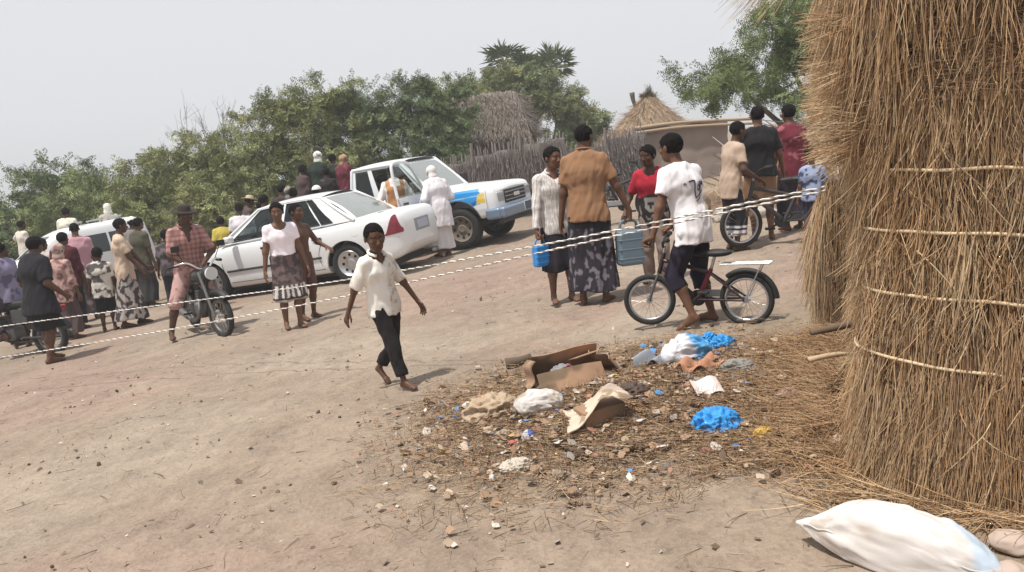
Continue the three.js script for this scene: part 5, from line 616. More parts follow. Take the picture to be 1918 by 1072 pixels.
// ---------------------------------------------------------------- straw
function strand(bend, seg = 4) { const pos = [], idx = []; for (let i = 0; i <= seg; i++) { const t = i / seg, k = 1 - 0.7 * t, b = bend * t * t; for (let q = 0; q < 3; q++) { const a = q * 2.0944; pos.push(Math.cos(a) * k, -t, b + Math.sin(a) * k); } } for (let i = 0; i < seg; i++) for (let q = 0; q < 3; q++) { const a = i * 3 + q, b = i * 3 + (q + 1) % 3; idx.push(a, b, a + 3, b, b + 3, a + 3); } const g = new THREE.BufferGeometry(); g.setAttribute('position', new THREE.Float32BufferAttribute(pos, 3)); g.setIndex(idx); g.computeVertexNormals(); return g; }
const STR = [strand(4), strand(14), strand(-9), strand(26)], strawMat = new THREE.MeshStandardMaterial({ roughness: 0.9, side: THREE.DoubleSide });
function strands(parent, name, list, geo) { // list: [pos, direction, length, width, colour, spin]
  const by = [[], [], [], []], cs = [[], [], [], []]; list.forEach(([p, d, L, w, c, s], i) => { const k = i % 4; const q = new THREE.Quaternion().setFromUnitVectors(V(0, -1, 0), d).multiply(new THREE.Quaternion().setFromAxisAngle(V(0, 1, 0), s)); by[k].push(MT(p, q, V(w, L, w))); cs[k].push(c); });
  const hold = new THREE.Group(); hold.name = name; hold.userData.kind = 'stuff'; parent.add(hold); by.forEach((m, k) => { if (m.length) inst(`${name}_strand`, STR[k], strawMat, hold, m, cs[k]); });
}
const STRAWS = [[0.55, 0.385, 0.215], [0.47, 0.315, 0.17], [0.62, 0.47, 0.29], [0.38, 0.235, 0.125], [0.50, 0.30, 0.15], [0.42, 0.30, 0.19], [0.32, 0.205, 0.12]];
const straw = r => { const c = STRAWS[Math.floor(r() * STRAWS.length)], k = 0.8 + 0.4 * r(); return [c[0] * k, c[1] * k, c[2] * k]; };

// ---- far huts and fences
function thatchRoof(parent, faces, r, n, w, tone) { const L = []; for (let i = 0; i < n; i++) { const f = faces[Math.floor(r() * faces.length)], p = f(r(), r()), c = tone(r); L.push([p[0], p[1], 0.25 + 0.3 * r(), w, c, r() * 6.28]); } strands(parent, 'thatch', L); }
const greyStraw = r => { const k = 0.75 + 0.5 * r(), w = r() * 0.05; return [(0.225 + w) * k, (0.19 + w * 0.7) * k, (0.165 + w * 0.4) * k]; };
{ const h = thing('thatched_house', 'grey thatched house with a sagging roof behind the grey fence', 'house'), r = rng(41); h.position.set(-0.35, gbase(-0.35, -25), -25);
  const fr = 1.25, hw = 1.35, ev = 2.25, rd = 3.5; const sh = new THREE.Shape([[-fr, ev], [0.1, rd], [fr, ev], [fr, ev - 0.12], [-fr, ev - 0.12]].map(p => new THREE.Vector2(...p)));
  part('wall', bx(hw * 1.7, ev, 1.9, 0, ev / 2, 0), std([0.20, 0.17, 0.15], 0.98), h);
  const core = patch((u, v) => { const x = lerp(-hw, hw, u), k = v, wob = 0.06 * fbm(x * 1.5, k * 3, 1); return V(x * (1 - 0.28 * k), lerp(ev - 0.15, rd, k) + wob - 0.12 * Math.sin(u * 3.1) * k * 0, lerp(1.3, 0, k)); }, 24, 12), core2 = patch((u, v) => { const x = lerp(hw, -hw, u); return V(x * (1 - 0.28 * v), lerp(ev - 0.15, rd, v), lerp(-1.3, 0, v)); }, 12, 6), sideA = patch((u, v) => V(-hw * (1 - 0.28 * v), lerp(ev - 0.15, rd, v), lerp(-1.3, 1.3, u) * (1 - v)), 8, 6), sideB = patch((u, v) => V(hw * (1 - 0.28 * v), lerp(ev - 0.15, rd, v), lerp(1.3, -1.3, u) * (1 - v)), 8, 6); const roof = part('roof', merge([core, core2, sideA, sideB]), std([0.20, 0.165, 0.14], 0.98, { side: THREE.DoubleSide }), h);
  thatchRoof(roof, [(a, b) => [V(lerp(-hw, hw, a) * (1 - 0.28 * b), lerp(ev - 0.05, rd + 0.05, b), lerp(1.32, 0, b) + 0.02), V((r() - 0.5) * 0.3, -0.75, 0.7).normalize()], (a, b) => [V(-hw * (1 - 0.28 * b), lerp(ev, rd, b), lerp(-1.2, 1.2, a) * (1 - b)), V(-0.7, -0.75, 0).normalize()], (a, b) => [V(hw * (1 - 0.28 * b), lerp(ev, rd, b), lerp(-1.2, 1.2, a) * (1 - b)), V(0.7, -0.75, 0).normalize()]], r, 5000, 0.012, greyStraw); }
{ const h = thing('round_hut', 'round hut with a conical straw roof and tufted peak', 'hut'), r = rng(42); h.position.set(5.05, gbase(5.05, -27) - 0.35, -27);
  part('wall', cyl(1.15, 1.75, 0, 0.875, 0, 'y', 28), std([0.24, 0.175, 0.14], 0.98), h); const pr = [[1.5, 1.62], [1.42, 1.74], [0.9, 2.22], [0.42, 2.68], [0.2, 2.92], [0.12, 3.05], [0, 3.08]].map(p => new THREE.Vector2(...p)); const roof = part('roof', new THREE.LatheGeometry(pr, 40), std([0.30, 0.215, 0.145], 0.98, { side: THREE.DoubleSide }), h);
  thatchRoof(roof, [(a, b) => { const t = a * 6.2832, k = Math.sqrt(b), R = lerp(0.08, 1.5, k), y = lerp(3.05, 1.66, k) - 0.12 * Math.sin(k * 3.14); return [V(Math.cos(t) * R, y + 0.05, Math.sin(t) * R), V(Math.cos(t) * 0.75, -0.66, Math.sin(t) * 0.75).normalize()]; }], r, 5500, 0.012, q => { const c = straw(q); return mix3(c, [0.30, 0.23, 0.18], 0.45); });
  const tf = []; for (let i = 0; i < 420; i++) { const a = r() * 6.28, e = -0.3 + r() * 1.0; tf.push([V((r() - 0.5) * 0.2, 2.98, (r() - 0.5) * 0.2), V(Math.cos(a) * Math.cos(e), Math.sin(e), Math.sin(a) * Math.cos(e)), 0.16 + 0.14 * r(), 0.012, [0.20, 0.155, 0.085], 0]); } strands(roof, 'tuft', tf); part('finial', merge([tubeGeo([[-0.45, 2.7, 0], [-0.5, 2.95, 0], [-0.52, 3.15, 0]], 0.05, 0.09, 4, 6)]), std([0.12, 0.10, 0.07], 0.95), roof); }
function stickFence(label, pts, h, seed, tone, name = 'stick_fence') { // panels of upright sticks and mats between posts
  const f = thing(name, label, 'fence'), r = rng(seed), mt = std(tone, 0.98), pm = std([tone[0] * 0.7, tone[1] * 0.68, tone[2] * 0.66], 0.95);
  for (let i = 0; i < pts.length - 1; i++) { const [x0, z0] = pts[i], [x1, z1] = pts[i + 1], L = Math.hypot(x1 - x0, z1 - z0), n = Math.round(L / 0.04), g = []; for (let k = 0; k < n; k++) { const t = (k + r() * 0.6) / n, x = lerp(x0, x1, t), z = lerp(z0, z1, t), y = gbase(x, z) - 0.03, hh = h[i] * (0.93 + 0.12 * r()) + (r() < 0.06 ? 0.25 * r() : 0); g.push(tubeGeo([[x, y, z], [x + (r() - 0.5) * 0.07, y + hh * 0.5, z + 0.03 * (r() - 0.5)], [x + (r() - 0.5) * 0.12, y + hh, z + (r() - 0.5) * 0.08]], 0.024, 0.014, 2, 4)); } const p = part('stick_panel', merge(g), i % 2 ? mt : std(tone.map(c => c * 1.1), 0.98), f); p.userData.kind = 'stuff';
    const mat = patch((u, v) => { const x = lerp(x0, x1, u), z = lerp(z0, z1, u) + 0.035; return V(x, gbase(x, z) + v * h[i] * (0.9 + 0.04 * ns(x * 4, v, 3)), z + 0.02 * ns(x * 3, v * 4, 1)); }, 16, 8); part('mat', mat, std(tone.map(c => c * 1.0), 0.98, { side: THREE.DoubleSide }), f);
    const fib = []; for (let k = 0; k < 900; k++) { const t = r(), v = 0.12 + 0.86 * r(), x = lerp(x0, x1, t), z = lerp(z0, z1, t) + 0.06, q = 0.7 + 0.6 * r(); fib.push([V(x, gbase(x, z) + h[i] * 0.93 * v, z + 0.02 * r()), V((r() - 0.5) * 0.25, -1, 0.05 * r()).normalize(), Math.min(0.2 + 0.3 * r(), h[i] * v), 0.007 + 0.006 * r(), tone.map(c => c * q), 0]); } strands(f, 'fibre', fib);
    for (const k of [0.3, 0.75]) part('rail', tubeGeo([[x0, gbase(x0, z0) + h[i] * k, z0 + 0.05], [(x0 + x1) / 2, gbase((x0 + x1) / 2, z0) + h[i] * k + 0.05 * (r() - 0.5), (z0 + z1) / 2 + 0.05], [x1, gbase(x1, z1) + h[i] * k, z1 + 0.05]], 0.022, 0.02, 6, 5), pm, f);
    part('post', tubeGeo([[x0, gbase(x0, z0) - 0.1, z0 + 0.04], [x0 + 0.03, gbase(x0, z0) + h[i] + 0.15, z0 + 0.05]], 0.05, 0.04, 3, 7), pm, f); }
}
stickFence('grey brushwood fence behind the pickup bonnet', [[-1.9, -20.4], [-0.7, -20.1], [0.5, -19.9], [1.6, -19.8]], [1.75, 1.85, 1.9], 51, [0.295, 0.255, 0.238]);
stickFence('low grey mat fence between the pale-shirted youth and the round hut', [[1.6, -20.6], [2.7, -20.8], [3.8, -21]], [1.5, 1.65], 52, [0.285, 0.245, 0.235], 'mat_fence');
{ const w = thing('mud_wall', 'pinkish mud wall with wooden beams in front of the round hut', 'wall'), r = rng(61); w.position.set(4.85, gbase(4.85, -21.8), -21.8); const g = new THREE.BoxGeometry(2.5, 1.55, 0.3, 30, 20, 4); const p = g.attributes.position; for (let i = 0; i < p.count; i++) { const x = p.getX(i), y = p.getY(i), z = p.getZ(i); p.setXYZ(i, x + 0.03 * ns(x * 4, y * 4, z), y + 0.05 * ns(x * 2, 3, z) * (y > 0 ? 1 : 0), z + 0.05 * fbm(x * 3, y * 3, z + 2, 3)); } g.translate(0, 0.75, 0); g.computeVertexNormals(); part('wall_face', paint(g, (x, y, z) => { const k = 1 + 0.3 * fbm(x * 2.5, y * 2.5, z, 3); return [0.28 * k, 0.225 * k, 0.195 * k]; }), new THREE.MeshStandardMaterial({ vertexColors: true, roughness: 0.98 }), w); for (const [y, z, k] of [[1.52, 0.2, 0.05], [1.40, 0.24, 0.042]]) part('beam', tubeGeo([[-1.2, y + 0.02, z], [0, y + 0.06, z], [1.9, y - 0.02, z + 0.05]], k, k * 0.8, 10, 8), std([0.36, 0.27, 0.19], 0.9), w); }
// earth heap with brushwood at the right, behind the beige-shirted boy
{ const h = thing('earth_heap', 'heap of reddish earth and dry brush beyond the boy in beige', 'heap'), r = rng(71); h.position.set(4.35, gbase(4.35, -12.6) - 0.05, -12.6);
  const g = new THREE.SphereGeometry(1, 48, 24, 0, 6.2832, 0, 1.5708), p = g.attributes.position; for (let i = 0; i < p.count; i++) { const x = p.getX(i), y = p.getY(i), z = p.getZ(i), k = 1 + 0.35 * fbm(x * 2.5, y * 2.5, z * 2.5, 4); p.setXYZ(i, x * 1.15 * k + TS * 0, y * 0.95 * k + x * TS, z * 0.9 * k); } g.computeVertexNormals(); part('mound', paint(g, (x, y, z) => { const k = 1 + 0.6 * fbm(x * 5, y * 5, z * 5, 3), b = mix3([0.27, 0.175, 0.115], [0.30, 0.25, 0.19], sst(-0.1, 0.2, fbm(x * 2, y * 2, z * 2 + 7, 2))); return b.map(c => c * k); }), new THREE.MeshStandardMaterial({ vertexColors: true, roughness: 0.98 }), h);
  const s = []; for (let i = 0; i < 900; i++) { const a = r() * 6.28, e = r() * 1.4, k = 1.0; const P = V(Math.cos(a) * Math.cos(e) * 1.15 * k, Math.sin(e) * 0.95 + 0.02, Math.sin(a) * Math.cos(e) * 0.9); P.y += P.x * TS; s.push([P, V(r() - 0.5, (r() - 0.4) * 0.8, r() - 0.5).normalize(), 0.12 + 0.3 * r(), 0.006, straw(r), 0]); } strands(h, 'dry_grass', s); }
{ const h = thing('brushwood_pile', 'tangled pile of dead grey branches below the right-hand tree', 'brushwood'), r = rng(72); h.position.set(5.9, gbase(5.9, -13.2), -13.2); const g = [], g2 = []; for (let i = 0; i < 420; i++) { const x = (r() + r() - 1) * 2.3, z = (r() + r() - 1) * 1.0, y = r() * 1.35 * (1 - Math.abs(x) / 2.9), a = r() * 6.28, L = 0.35 + 0.8 * r(), e = (r() - 0.35) * 1.2, dx = Math.cos(a) * L * Math.cos(e), dy = Math.sin(e) * L, dz = Math.sin(a) * L * Math.cos(e); (r() < 0.3 ? g2 : g).push(tubeGeo([[x, y + x * TS, z], [x + dx * 0.5, y + dy * 0.5 + x * TS + 0.06 * (r() - 0.5), z + dz * 0.5], [x + dx, Math.max(0.02, y + dy) + x * TS, z + dz]], 0.016 + 0.012 * r(), 0.006, 3, 5)); } part('branch', merge(g), std([0.15, 0.115, 0.095], 0.95), h); part('bleached_branch', merge(g2), std([0.42, 0.36, 0.31], 0.9), h); }
for (const [x, z, s, l] of [[3.35, -12.0, 0.2, 'pale rounded stone at the foot of the earth heap'], [3.75, -11.6, 0.16, 'flat pale stone beside the rounded stone by the heap'], [4.2, -11.4, 0.22, 'larger whitish stone right of the earth heap foot'], [4.9, -11.8, 0.18, 'grey stone under the brushwood pile']]) { const g = new THREE.IcosahedronGeometry(s, 4), p = g.attributes.position; for (let i = 0; i < p.count; i++) { const v = V(p.getX(i), p.getY(i), p.getZ(i)), k = 1 + 0.5 * fbm(v.x * 6 + x * 9, v.y * 6, v.z * 6, 3); p.setXYZ(i, v.x * k * 1.2, v.y * k * 0.65, v.z * k); } g.computeVertexNormals(); const m = part('stone', mergeVertices(g), std([0.40, 0.355, 0.31], 0.95), scene); tag(m, l, 'stone', 'stones by the earth heap'); m.position.set(x, gh(x, z) + s * 0.3, z); }

// ---------------------------------------------------------------- the straw hut on the right
{
  const hut = thing('straw_hut', 'big straw hut with shaggy thatched walls bound by thin rope ties', 'hut'), r = rng(91);
  const pl = [[3.4, -5.6], [2.48, -5.5], [2.30, -5.2], [1.95, -4.3], [1.55, -3.38], [1.42, -3.04], [1.47, -2.83], [1.68, -2.61], [2.2, -2.2], [2.9, -1.55], [3.8, -1.5]], cv = new THREE.CatmullRomCurve3(pl.map(([x, z]) => V(x, 0, z)), false, 'centripetal', 0.5), TOP = 2.35;
  const base = (x, z) => gbase(x, z);
  const wp = (s, h, off) => { const p = cv.getPointAt(s), d = cv.getTangentAt(s), n = V(d.z, 0, -d.x).normalize(); if (n.x > 0.2 && s < 0.9) n.negate(); const o = off ?? 0, bulge = 0.03 * fbm(p.x * 2 + p.z * 2, h * 2, 3, 2) + (h < 0.5 ? 0.07 * (1 - h / 0.5) : 0); return [V(p.x + n.x * (o + bulge), base(p.x, p.z) + h, p.z + n.z * (o + bulge)), n]; };
  const n0 = wp(0.5, 1, 0)[1], sg = n0.x < 0 ? 1 : -1; const WP = (s, h, o = 0) => { const [p, n] = wp(s, h, 0); n.multiplyScalar(sg); p.addScaledVector(n, o); return [p, n]; };
  part('wall_core', patch((u, v) => WP(u, v * TOP, -0.02 + 0.02 * ns(u * 60, v * 8, 1))[0], 120, 40), new THREE.MeshStandardMaterial({ color: new THREE.Color().setRGB(0.30, 0.195, 0.11), roughness: 0.98, side: THREE.DoubleSide }), hut);
  const rc = new THREE.SphereGeometry(1, 40, 20), rp = rc.attributes.position; for (let i = 0; i < rp.count; i++) { const x = rp.getX(i), y = rp.getY(i), z = rp.getZ(i), k = 1 + 0.1 * fbm(x * 3, y * 3, z * 3, 3); rp.setXYZ(i, 3.12 + x * 1.52 * k, base(2.5, -3.5) + 2.25 + y * 0.70 * k, -3.55 + z * 1.95 * k); } rc.computeVertexNormals(); const roof = part('roof', rc, new THREE.MeshStandardMaterial({ color: new THREE.Color().setRGB(0.30, 0.195, 0.11), roughness: 0.98 }), hut);
  // wall straw hanging in courses pinched by the ties
  const gb0 = base(1.44, -3.0), lev = s => { const p = cv.getPointAt(s); return base(p.x, p.z) - gb0 + 0.045 * (p.x - 1.44); }, levT = []; for (let i = 0; i <= 100; i++) levT.push(lev(i / 100));
  const TIES = [1.20, 0.985, 0.755, 0.51], puff = (h0, s) => { const h = h0 + levT[Math.round(s * 100)]; let d = 9; for (const t of TIES) d = Math.min(d, Math.abs(h - t)); return 0.006 + 0.045 * sst(0, 0.085, d); };
  const L = [], tone = (s, h, c) => { const n = fbm(s * 22, h * 2.2, 6, 2); c = s > 0.62 ? mix3(c, [0.40, 0.30, 0.205], 0.4) : c; return mix3(c, [0.42, 0.235, 0.11], clamp(0.15 + 1.6 * n)); };
  const pickS = () => r() < 0.66 ? 0.50 + 0.30 * r() : 0.14 + 0.37 * r();
  for (let i = 0; i < 36000; i++) { const s = pickS(), h = 0.10 + 1.85 * Math.pow(r(), 0.85), low = h < 0.62, len = Math.min(h + 0.03, low ? 0.28 + 0.3 * r() : 0.12 + 0.2 * r()), cl = ns(s * 70, h * 2, 4), [p, n] = WP(s, h, puff(h, s) * (0.35 + 0.65 * r()) + 0.014 * cl), wav = 0.16 * ns(s * 90, h * 2.5, 9), tn = V(-n.z, 0, n.x), h2 = h - len, t = V(0, -len, 0).addScaledVector(n, puff(h2, s) * 0.7 - puff(h, s) * 0.7 + (low ? 0.07 * r() : 0.012 * r())).addScaledVector(tn, len * (wav + (r() - 0.5) * (low ? 0.3 : 0.2))).normalize(); L.push([p, t, len, 0.0017 + 0.0017 * r(), tone(s, h, straw(r)), Math.atan2(n.x, n.z) + (r() - 0.5) * 3]); }
  for (let i = 0; i < 2300; i++) { const s = pickS(), h = 0.2 + 1.6 * r(), [p, n] = WP(s, h, 0.04 + 0.03 * r()), t = V((r() - 0.5) * 1.1, -1 + 0.6 * r(), (r() - 0.5) * 1.1).addScaledVector(n, 0.2 * r()).normalize(); L.push([p, t, 0.06 + 0.16 * r(), 0.0015 + 0.0012 * r(), straw(r), r() * 6.28]); }
  for (let k = 0; k < 120; k++) { const s = pickS(), h = r() < 0.65 ? 0.30 + 0.25 * r() : 0.4 + 1.1 * r(), len = h < 0.55 ? 0.3 + 0.3 * r() : 0.16 + 0.16 * r(), lean = (r() - 0.5) * 0.4, c = straw(r); for (let j = 0; j < 46; j++) { const [p, n] = WP(clamp(s + (r() - 0.5) * 0.01, 0, 1), h + (r() - 0.5) * 0.10, 0.035 + 0.035 * r()), tn = V(-n.z, 0, n.x), t = V(0, -1, 0).addScaledVector(tn, lean + (r() - 0.5) * 0.25).addScaledVector(n, 0.02 + 0.10 * r()).normalize(); L.push([p, t, Math.min(len, h + 0.02) * (0.6 + 0.5 * r()), 0.0018 + 0.0014 * r(), tone(s, h, mix3(c, straw(r), 0.4)), r() * 6.28]); } }
  strands(hut, 'wall_straw', L);
  // shaggy eave falling over the wall top, with a hollow where the thatch has slipped
  const E = []; for (let i = 0; i < 15000; i++) { const s = r() < 0.7 ? 0.49 + 0.33 * r() : 0.2 + 0.3 * r(), h = 1.40 + 1.0 * Math.pow(r(), 0.8), hollow = s > 0.575 && s < 0.70 && h > 1.46 && h < 1.98; if (hollow && r() < 0.8) continue; const edge = r(), [p, n] = WP(s, h, 0.03 + 0.10 * edge * sst(1.45, 1.8, h)), tn = V(-n.z, 0, n.x), sw = 0.5 * ns(s * 16, h * 1.4, 8), t = V(0, -1, 0).addScaledVector(n, 0.16 * r() * sst(1.55, 1.9, h) + 0.02).addScaledVector(tn, sw * 0.9 + (r() - 0.5) * 0.3).normalize(); E.push([p, t, 0.2 + 0.3 * r(), 0.0018 + 0.0017 * r(), tone(s, h, straw(r)), Math.atan2(n.x, n.z) + (r() - 0.5) * 3]); }
  for (let i = 0; i < 900; i++) { const s = 0.57 + 0.14 * r(), h = 1.42 + 0.36 * r(), [p, n] = WP(s, h, 0.02 + 0.05 * r()), tn = V(-n.z, 0, n.x).multiplyScalar(r() < 0.5 ? 1 : -1), t = tn.add(V(0, (r() - 0.5) * 0.5, 0)).normalize(); E.push([p, t, 0.12 + 0.22 * r(), 0.0018 + 0.0014 * r(), mix3(straw(r), [0.34, 0.26, 0.20], 0.5), r() * 6.28]); }
  for (let k = 0; k < 64; k++) { const s = 0.40 + 0.155 * r(), h = 1.30 + 0.55 * r(), c = straw(r), e = -0.1 + 0.55 * r(), up = (r() - 0.5) * 0.5; for (let j = 0; j < 34; j++) { const [p, n] = WP(clamp(s + (r() - 0.5) * 0.015, 0, 1), h + (r() - 0.5) * 0.08, 0.02), tn = V(-n.z, 0, n.x), t = n.clone().multiplyScalar(0.7 + 0.3 * r()).add(V(0, -e + (r() - 0.5) * 0.35, 0)).addScaledVector(tn, up + (r() - 0.5) * 0.4).normalize(); E.push([p, t, 0.10 + 0.17 * r(), 0.0018 + 0.0013 * r(), mix3(c, straw(r), 0.4), r() * 6.28]); } }
  for (let i = 0; i < 4200; i++) { const a = 2.4 + r() * 3.2, e = r() * 1.1, x = Math.cos(a) * Math.cos(e), z = -Math.sin(a) * Math.cos(e), P = V(3.12 + x * 1.6, base(2.5, -3.5) + 2.25 + Math.sin(e) * 0.72, -3.55 + z * 2.0); E.push([P, V(x * 0.8 + (r() - 0.5) * 0.5, -0.7, z * 0.8 + (r() - 0.5) * 0.5).normalize(), 0.3 + 0.3 * r(), 0.0024, straw(r), r() * 6.28]); }
  strands(roof, 'eave_straw', E);
  // rope ties round the wall
  [1.20, 0.985, 0.755, 0.51].forEach((h, i) => { const pts = []; for (let k = 0; k <= 46; k++) { const s = 0.30 + 0.6 * k / 46; pts.push(WP(s, h - levT[Math.round(s * 100)] + 0.012 * ns(s * 25, i * 7, 1), (i === 3 ? 0.07 : 0.053) + 0.008 * ns(s * 30, i, 5))[0]); } part('rope_tie', tubeGeo(pts, 0.0062, 0.0062, 140, 6), std([0.62, 0.48, 0.31], 0.9), hut); });
  part('rope_tie', tubeGeo([0.30, 0.36, 0.42, 0.48, 0.54].map(s => WP(s, 1.218 - levT[Math.round(s * 100)], 0.056)[0]), 0.006, 0.006, 40, 6), std([0.40, 0.29, 0.17], 0.9), hut);
  // bulging bundle at the far end of the side wall
  const bd = thing('straw_bundle', 'bulging straw bundle leaning on the far end of the hut side wall', 'straw bundle'), bg = new THREE.SphereGeometry(1, 24, 16), bp = bg.attributes.position; bd.position.set(2.07, base(2.07, -5.0), -5.0); for (let i = 0; i < bp.count; i++) { const x = bp.getX(i), y = bp.getY(i), z = bp.getZ(i), k = 1 + 0.15 * ns(x * 3, y * 3, z * 3); bp.setXYZ(i, x * 0.15 * k, 0.44 + y * 0.43 * k, z * 0.24 * k); } bg.computeVertexNormals(); part('core', bg, std([0.13, 0.085, 0.045], 0.98), bd);
  const BL = []; for (let i = 0; i < 2600; i++) { const a = r() * 6.28, y = 0.06 + 0.84 * r(), rr = Math.sqrt(Math.max(0.02, 1 - ((y - 0.44) / 0.47) ** 2)), P = V(Math.cos(a) * 0.165 * rr, y + 0.1, Math.sin(a) * 0.255 * rr); BL.push([P, V(Math.cos(a) * (0.25 - 0.5 * (0.9 - y)), -1, Math.sin(a) * (0.2 - 0.4 * (0.9 - y))).add(V((r() - 0.5) * 0.3, 0, (r() - 0.5) * 0.3)).normalize(), 0.15 + 0.25 * r(), 0.0026, straw(r), a]); } strands(bd, 'straw', BL);
  // fallen straw along the foot of the wall
  const F = []; for (let i = 0; i < 9000; i++) { const s = r() < 0.75 ? 0.24 + 0.28 * r() : 0.5 + 0.24 * r(), d = Math.pow(r(), 1.7) * (s < 0.50 ? 0.48 : s < 0.57 ? 0.3 : 0.09), [p, n] = WP(s, 0, 0.04 + d); p.y = gh(p.x, p.z) + 0.005 + (s < 0.5 ? 0.13 : 0.035) * r() * Math.pow(1 - d / 0.65, 2); const a = r() * 6.28, red = mix3(straw(r), [0.30, 0.155, 0.075], s < 0.55 ? 0.35 : 0.1); F.push([p, V(Math.cos(a), (r() - 0.5) * 0.45, Math.sin(a)).normalize(), 0.08 + 0.2 * r(), 0.0016 + 0.0014 * r(), red, r() * 6.28]); }
  const fs = new THREE.Group(); fs.name = 'fallen_straw'; scene.add(fs); tag(fs, 'reddish fallen straw heaped along the foot of the hut', 'straw', null, 'stuff'); strands(fs, 'straw', F);
}

// ---------------------------------------------------------------- the two ropes
{
  const rope = (label, pts, k) => { const g = thing('rope', label, 'rope', 'ropes across the yard'), c = new THREE.CatmullRomCurve3(pts.map(p => V(...p))), Lr = c.getLength(), turns = Lr / 0.085, n = Math.round(turns * 10), mk = ph => { const P = []; for (let i = 0; i <= n; i++) { const t = i / n, p = c.getPointAt(t), d = c.getTangentAt(t), u = V(0, 1, 0).addScaledVector(d, -d.y).normalize(), w = d.clone().cross(u), a = turns * t * 6.2832 + ph; P.push(p.addScaledVector(u, Math.cos(a) * 0.0030).addScaledVector(w, Math.sin(a) * 0.0030)); } return P; };
    const poly = (P, r) => { const pos = [], idx = []; P.forEach((p, i) => { const d = (P[Math.min(P.length - 1, i + 1)]).clone().sub(P[Math.max(0, i - 1)]).normalize(), u = V(0, 1, 0).addScaledVector(d, -d.y).normalize(), w = d.clone().cross(u); for (let k = 0; k < 5; k++) { const a = k / 5 * 6.2832; const rr = r * (0.95 + 0.5 * ns(p.x * 7, p.y * 7, p.z * 7)), q = p.clone().addScaledVector(u, Math.cos(a) * rr).addScaledVector(w, Math.sin(a) * rr); pos.push(q.x, q.y, q.z); } }); for (let i = 0; i < P.length - 1; i++) for (let k = 0; k < 5; k++) { const a = i * 5 + k, b = i * 5 + (k + 1) % 5; idx.push(a, b, a + 5, b, b + 5, a + 5); } const gg = new THREE.BufferGeometry(); gg.setAttribute('position', new THREE.Float32BufferAttribute(pos, 3)); gg.setIndex(idx); gg.computeVertexNormals(); return gg; };
    part('white_strand', poly(mk(0), 0.0042), std([0.80, 0.79, 0.76], 0.8), g); part('brown_strand', poly(mk(Math.PI), 0.0036), std([0.30, 0.24, 0.20], 0.9), g); };
  rope('lower white and brown twisted rope stretched from the hut to the left', [[1.73, 1.165, -4.32], [0.35, 0.89, -5.22], [-1.39, 0.53, -6.35], [-3.4, 0.20, -7.45], [-5.361, -0.04, -8.2], [-6.5, -0.165, -8.65]]);
  rope('upper white and brown twisted rope running just above the other one', [[1.73, 1.185, -4.33], [0.35, 0.93, -5.25], [-1.39, 0.645, -6.5], [-3.4, 0.405, -7.8], [-5.556, 0.225, -8.6], [-6.52, 0.16, -8.68]]);
  const s = part('stake', tubeGeo([[0, -0.2, 0], [0.02, 0.5, 0], [0, 1.0, 0.02]], 0.045, 0.035, 6, 8), barkMat, scene); tag(s, 'wooden stake to which the two ropes are tied', 'stake'); s.position.set(-6.53, gh(-6.53, -8.7), -8.7);
}

// ---------------------------------------------------------------- rubbish heap
function pillow(L, Wd, Ht, seed, o = {}) { const g = new THREE.SphereGeometry(1, 72, 44), p = g.attributes.position; for (let i = 0; i < p.count; i++) { let x = p.getX(i), y = p.getY(i), z = p.getZ(i); const e = o.e ?? 0.75, sx = Math.sign(x) * Math.pow(Math.abs(x), e), sz = Math.sign(z) * Math.pow(Math.abs(z), e), k = 1 + (o.n ?? 0.18) * fbm(x * 2.2 + seed, y * 2.2, z * 2.2, 4), cr = (o.cr ?? 0.03) * ns(x * 7 + seed, y * 3, z * 7); let yy = y * (1 - 0.35 * Math.abs(sx) ** 3) * k + cr; if (yy < -0.35) yy = -0.35 + (yy + 0.35) * 0.25; p.setXYZ(i, sx * L / 2 * (1 + 0.08 * ns(z * 3, seed, 1)), yy * Ht / 1.3, sz * Wd / 2 * k); } const h = mergeVertices(g); h.deleteAttribute('uv'); h.computeVertexNormals(); return h; }
function crumple(s, h, seed, n = 0.6) { const g0 = new THREE.IcosahedronGeometry(1, 12); g0.deleteAttribute('uv'); g0.deleteAttribute('normal'); const g = mergeVertices(g0), p = g.attributes.position; for (let i = 0; i < p.count; i++) { const x = p.getX(i), y = p.getY(i), z = p.getZ(i), f = Math.abs(fbm(x * 2.1 + seed, y * 2.1, z * 2.1, 4)), k = 1 + n * (0.35 - 2.2 * f) - 0.28 * n * Math.abs(ns(x * 5 + seed, y * 5, z * 5)) - 0.2 * n * Math.abs(ns(x * 11, y * 11 + seed, z * 11)); p.setXYZ(i, x * s * k, Math.max(-0.25, y) * h * k, z * s * 0.75 * k); } g.computeVertexNormals(); return g; }
function sheet(w, d, t, fn, nx = 24, nz = 16) { const g = new THREE.BoxGeometry(w, t, d, nx, 1, nz), p = g.attributes.position; for (let i = 0; i < p.count; i++) { const x = p.getX(i), z = p.getZ(i); p.setY(i, p.getY(i) + fn(x / w, z / d)); } g.deleteAttribute('uv'); g.computeVertexNormals(); return toCreasedNormals(g, 0.6); }
function torn(g) { const p = g.attributes.position; for (let i = 0; i < p.count; i++) { const x = p.getX(i), z = p.getZ(i), a = Math.atan2(z * 1.8, x), k = 0.86 + 0.14 * Math.sin(a * 3 + 1) + 0.10 * ns(Math.cos(a) * 4, Math.sin(a) * 4, 2) + 0.05 * ns(Math.cos(a) * 14, Math.sin(a) * 14, 5); p.setXYZ(i, x * k, p.getY(i) + 0.012 * ns(x * 18, 1, z * 18), z * k); } g.computeVertexNormals(); return g; }
const vcm = (rough = 0.8, o = {}) => new THREE.MeshStandardMaterial({ vertexColors: true, roughness: rough, ...o });
function put(o, x, z, yaw, lift = 0, rx = 0, rz = 0) { o.position.set(x, gh(x, z) + lift, z); o.rotation.set(rx, yaw * RAD, rz, 'YXZ'); return o; }
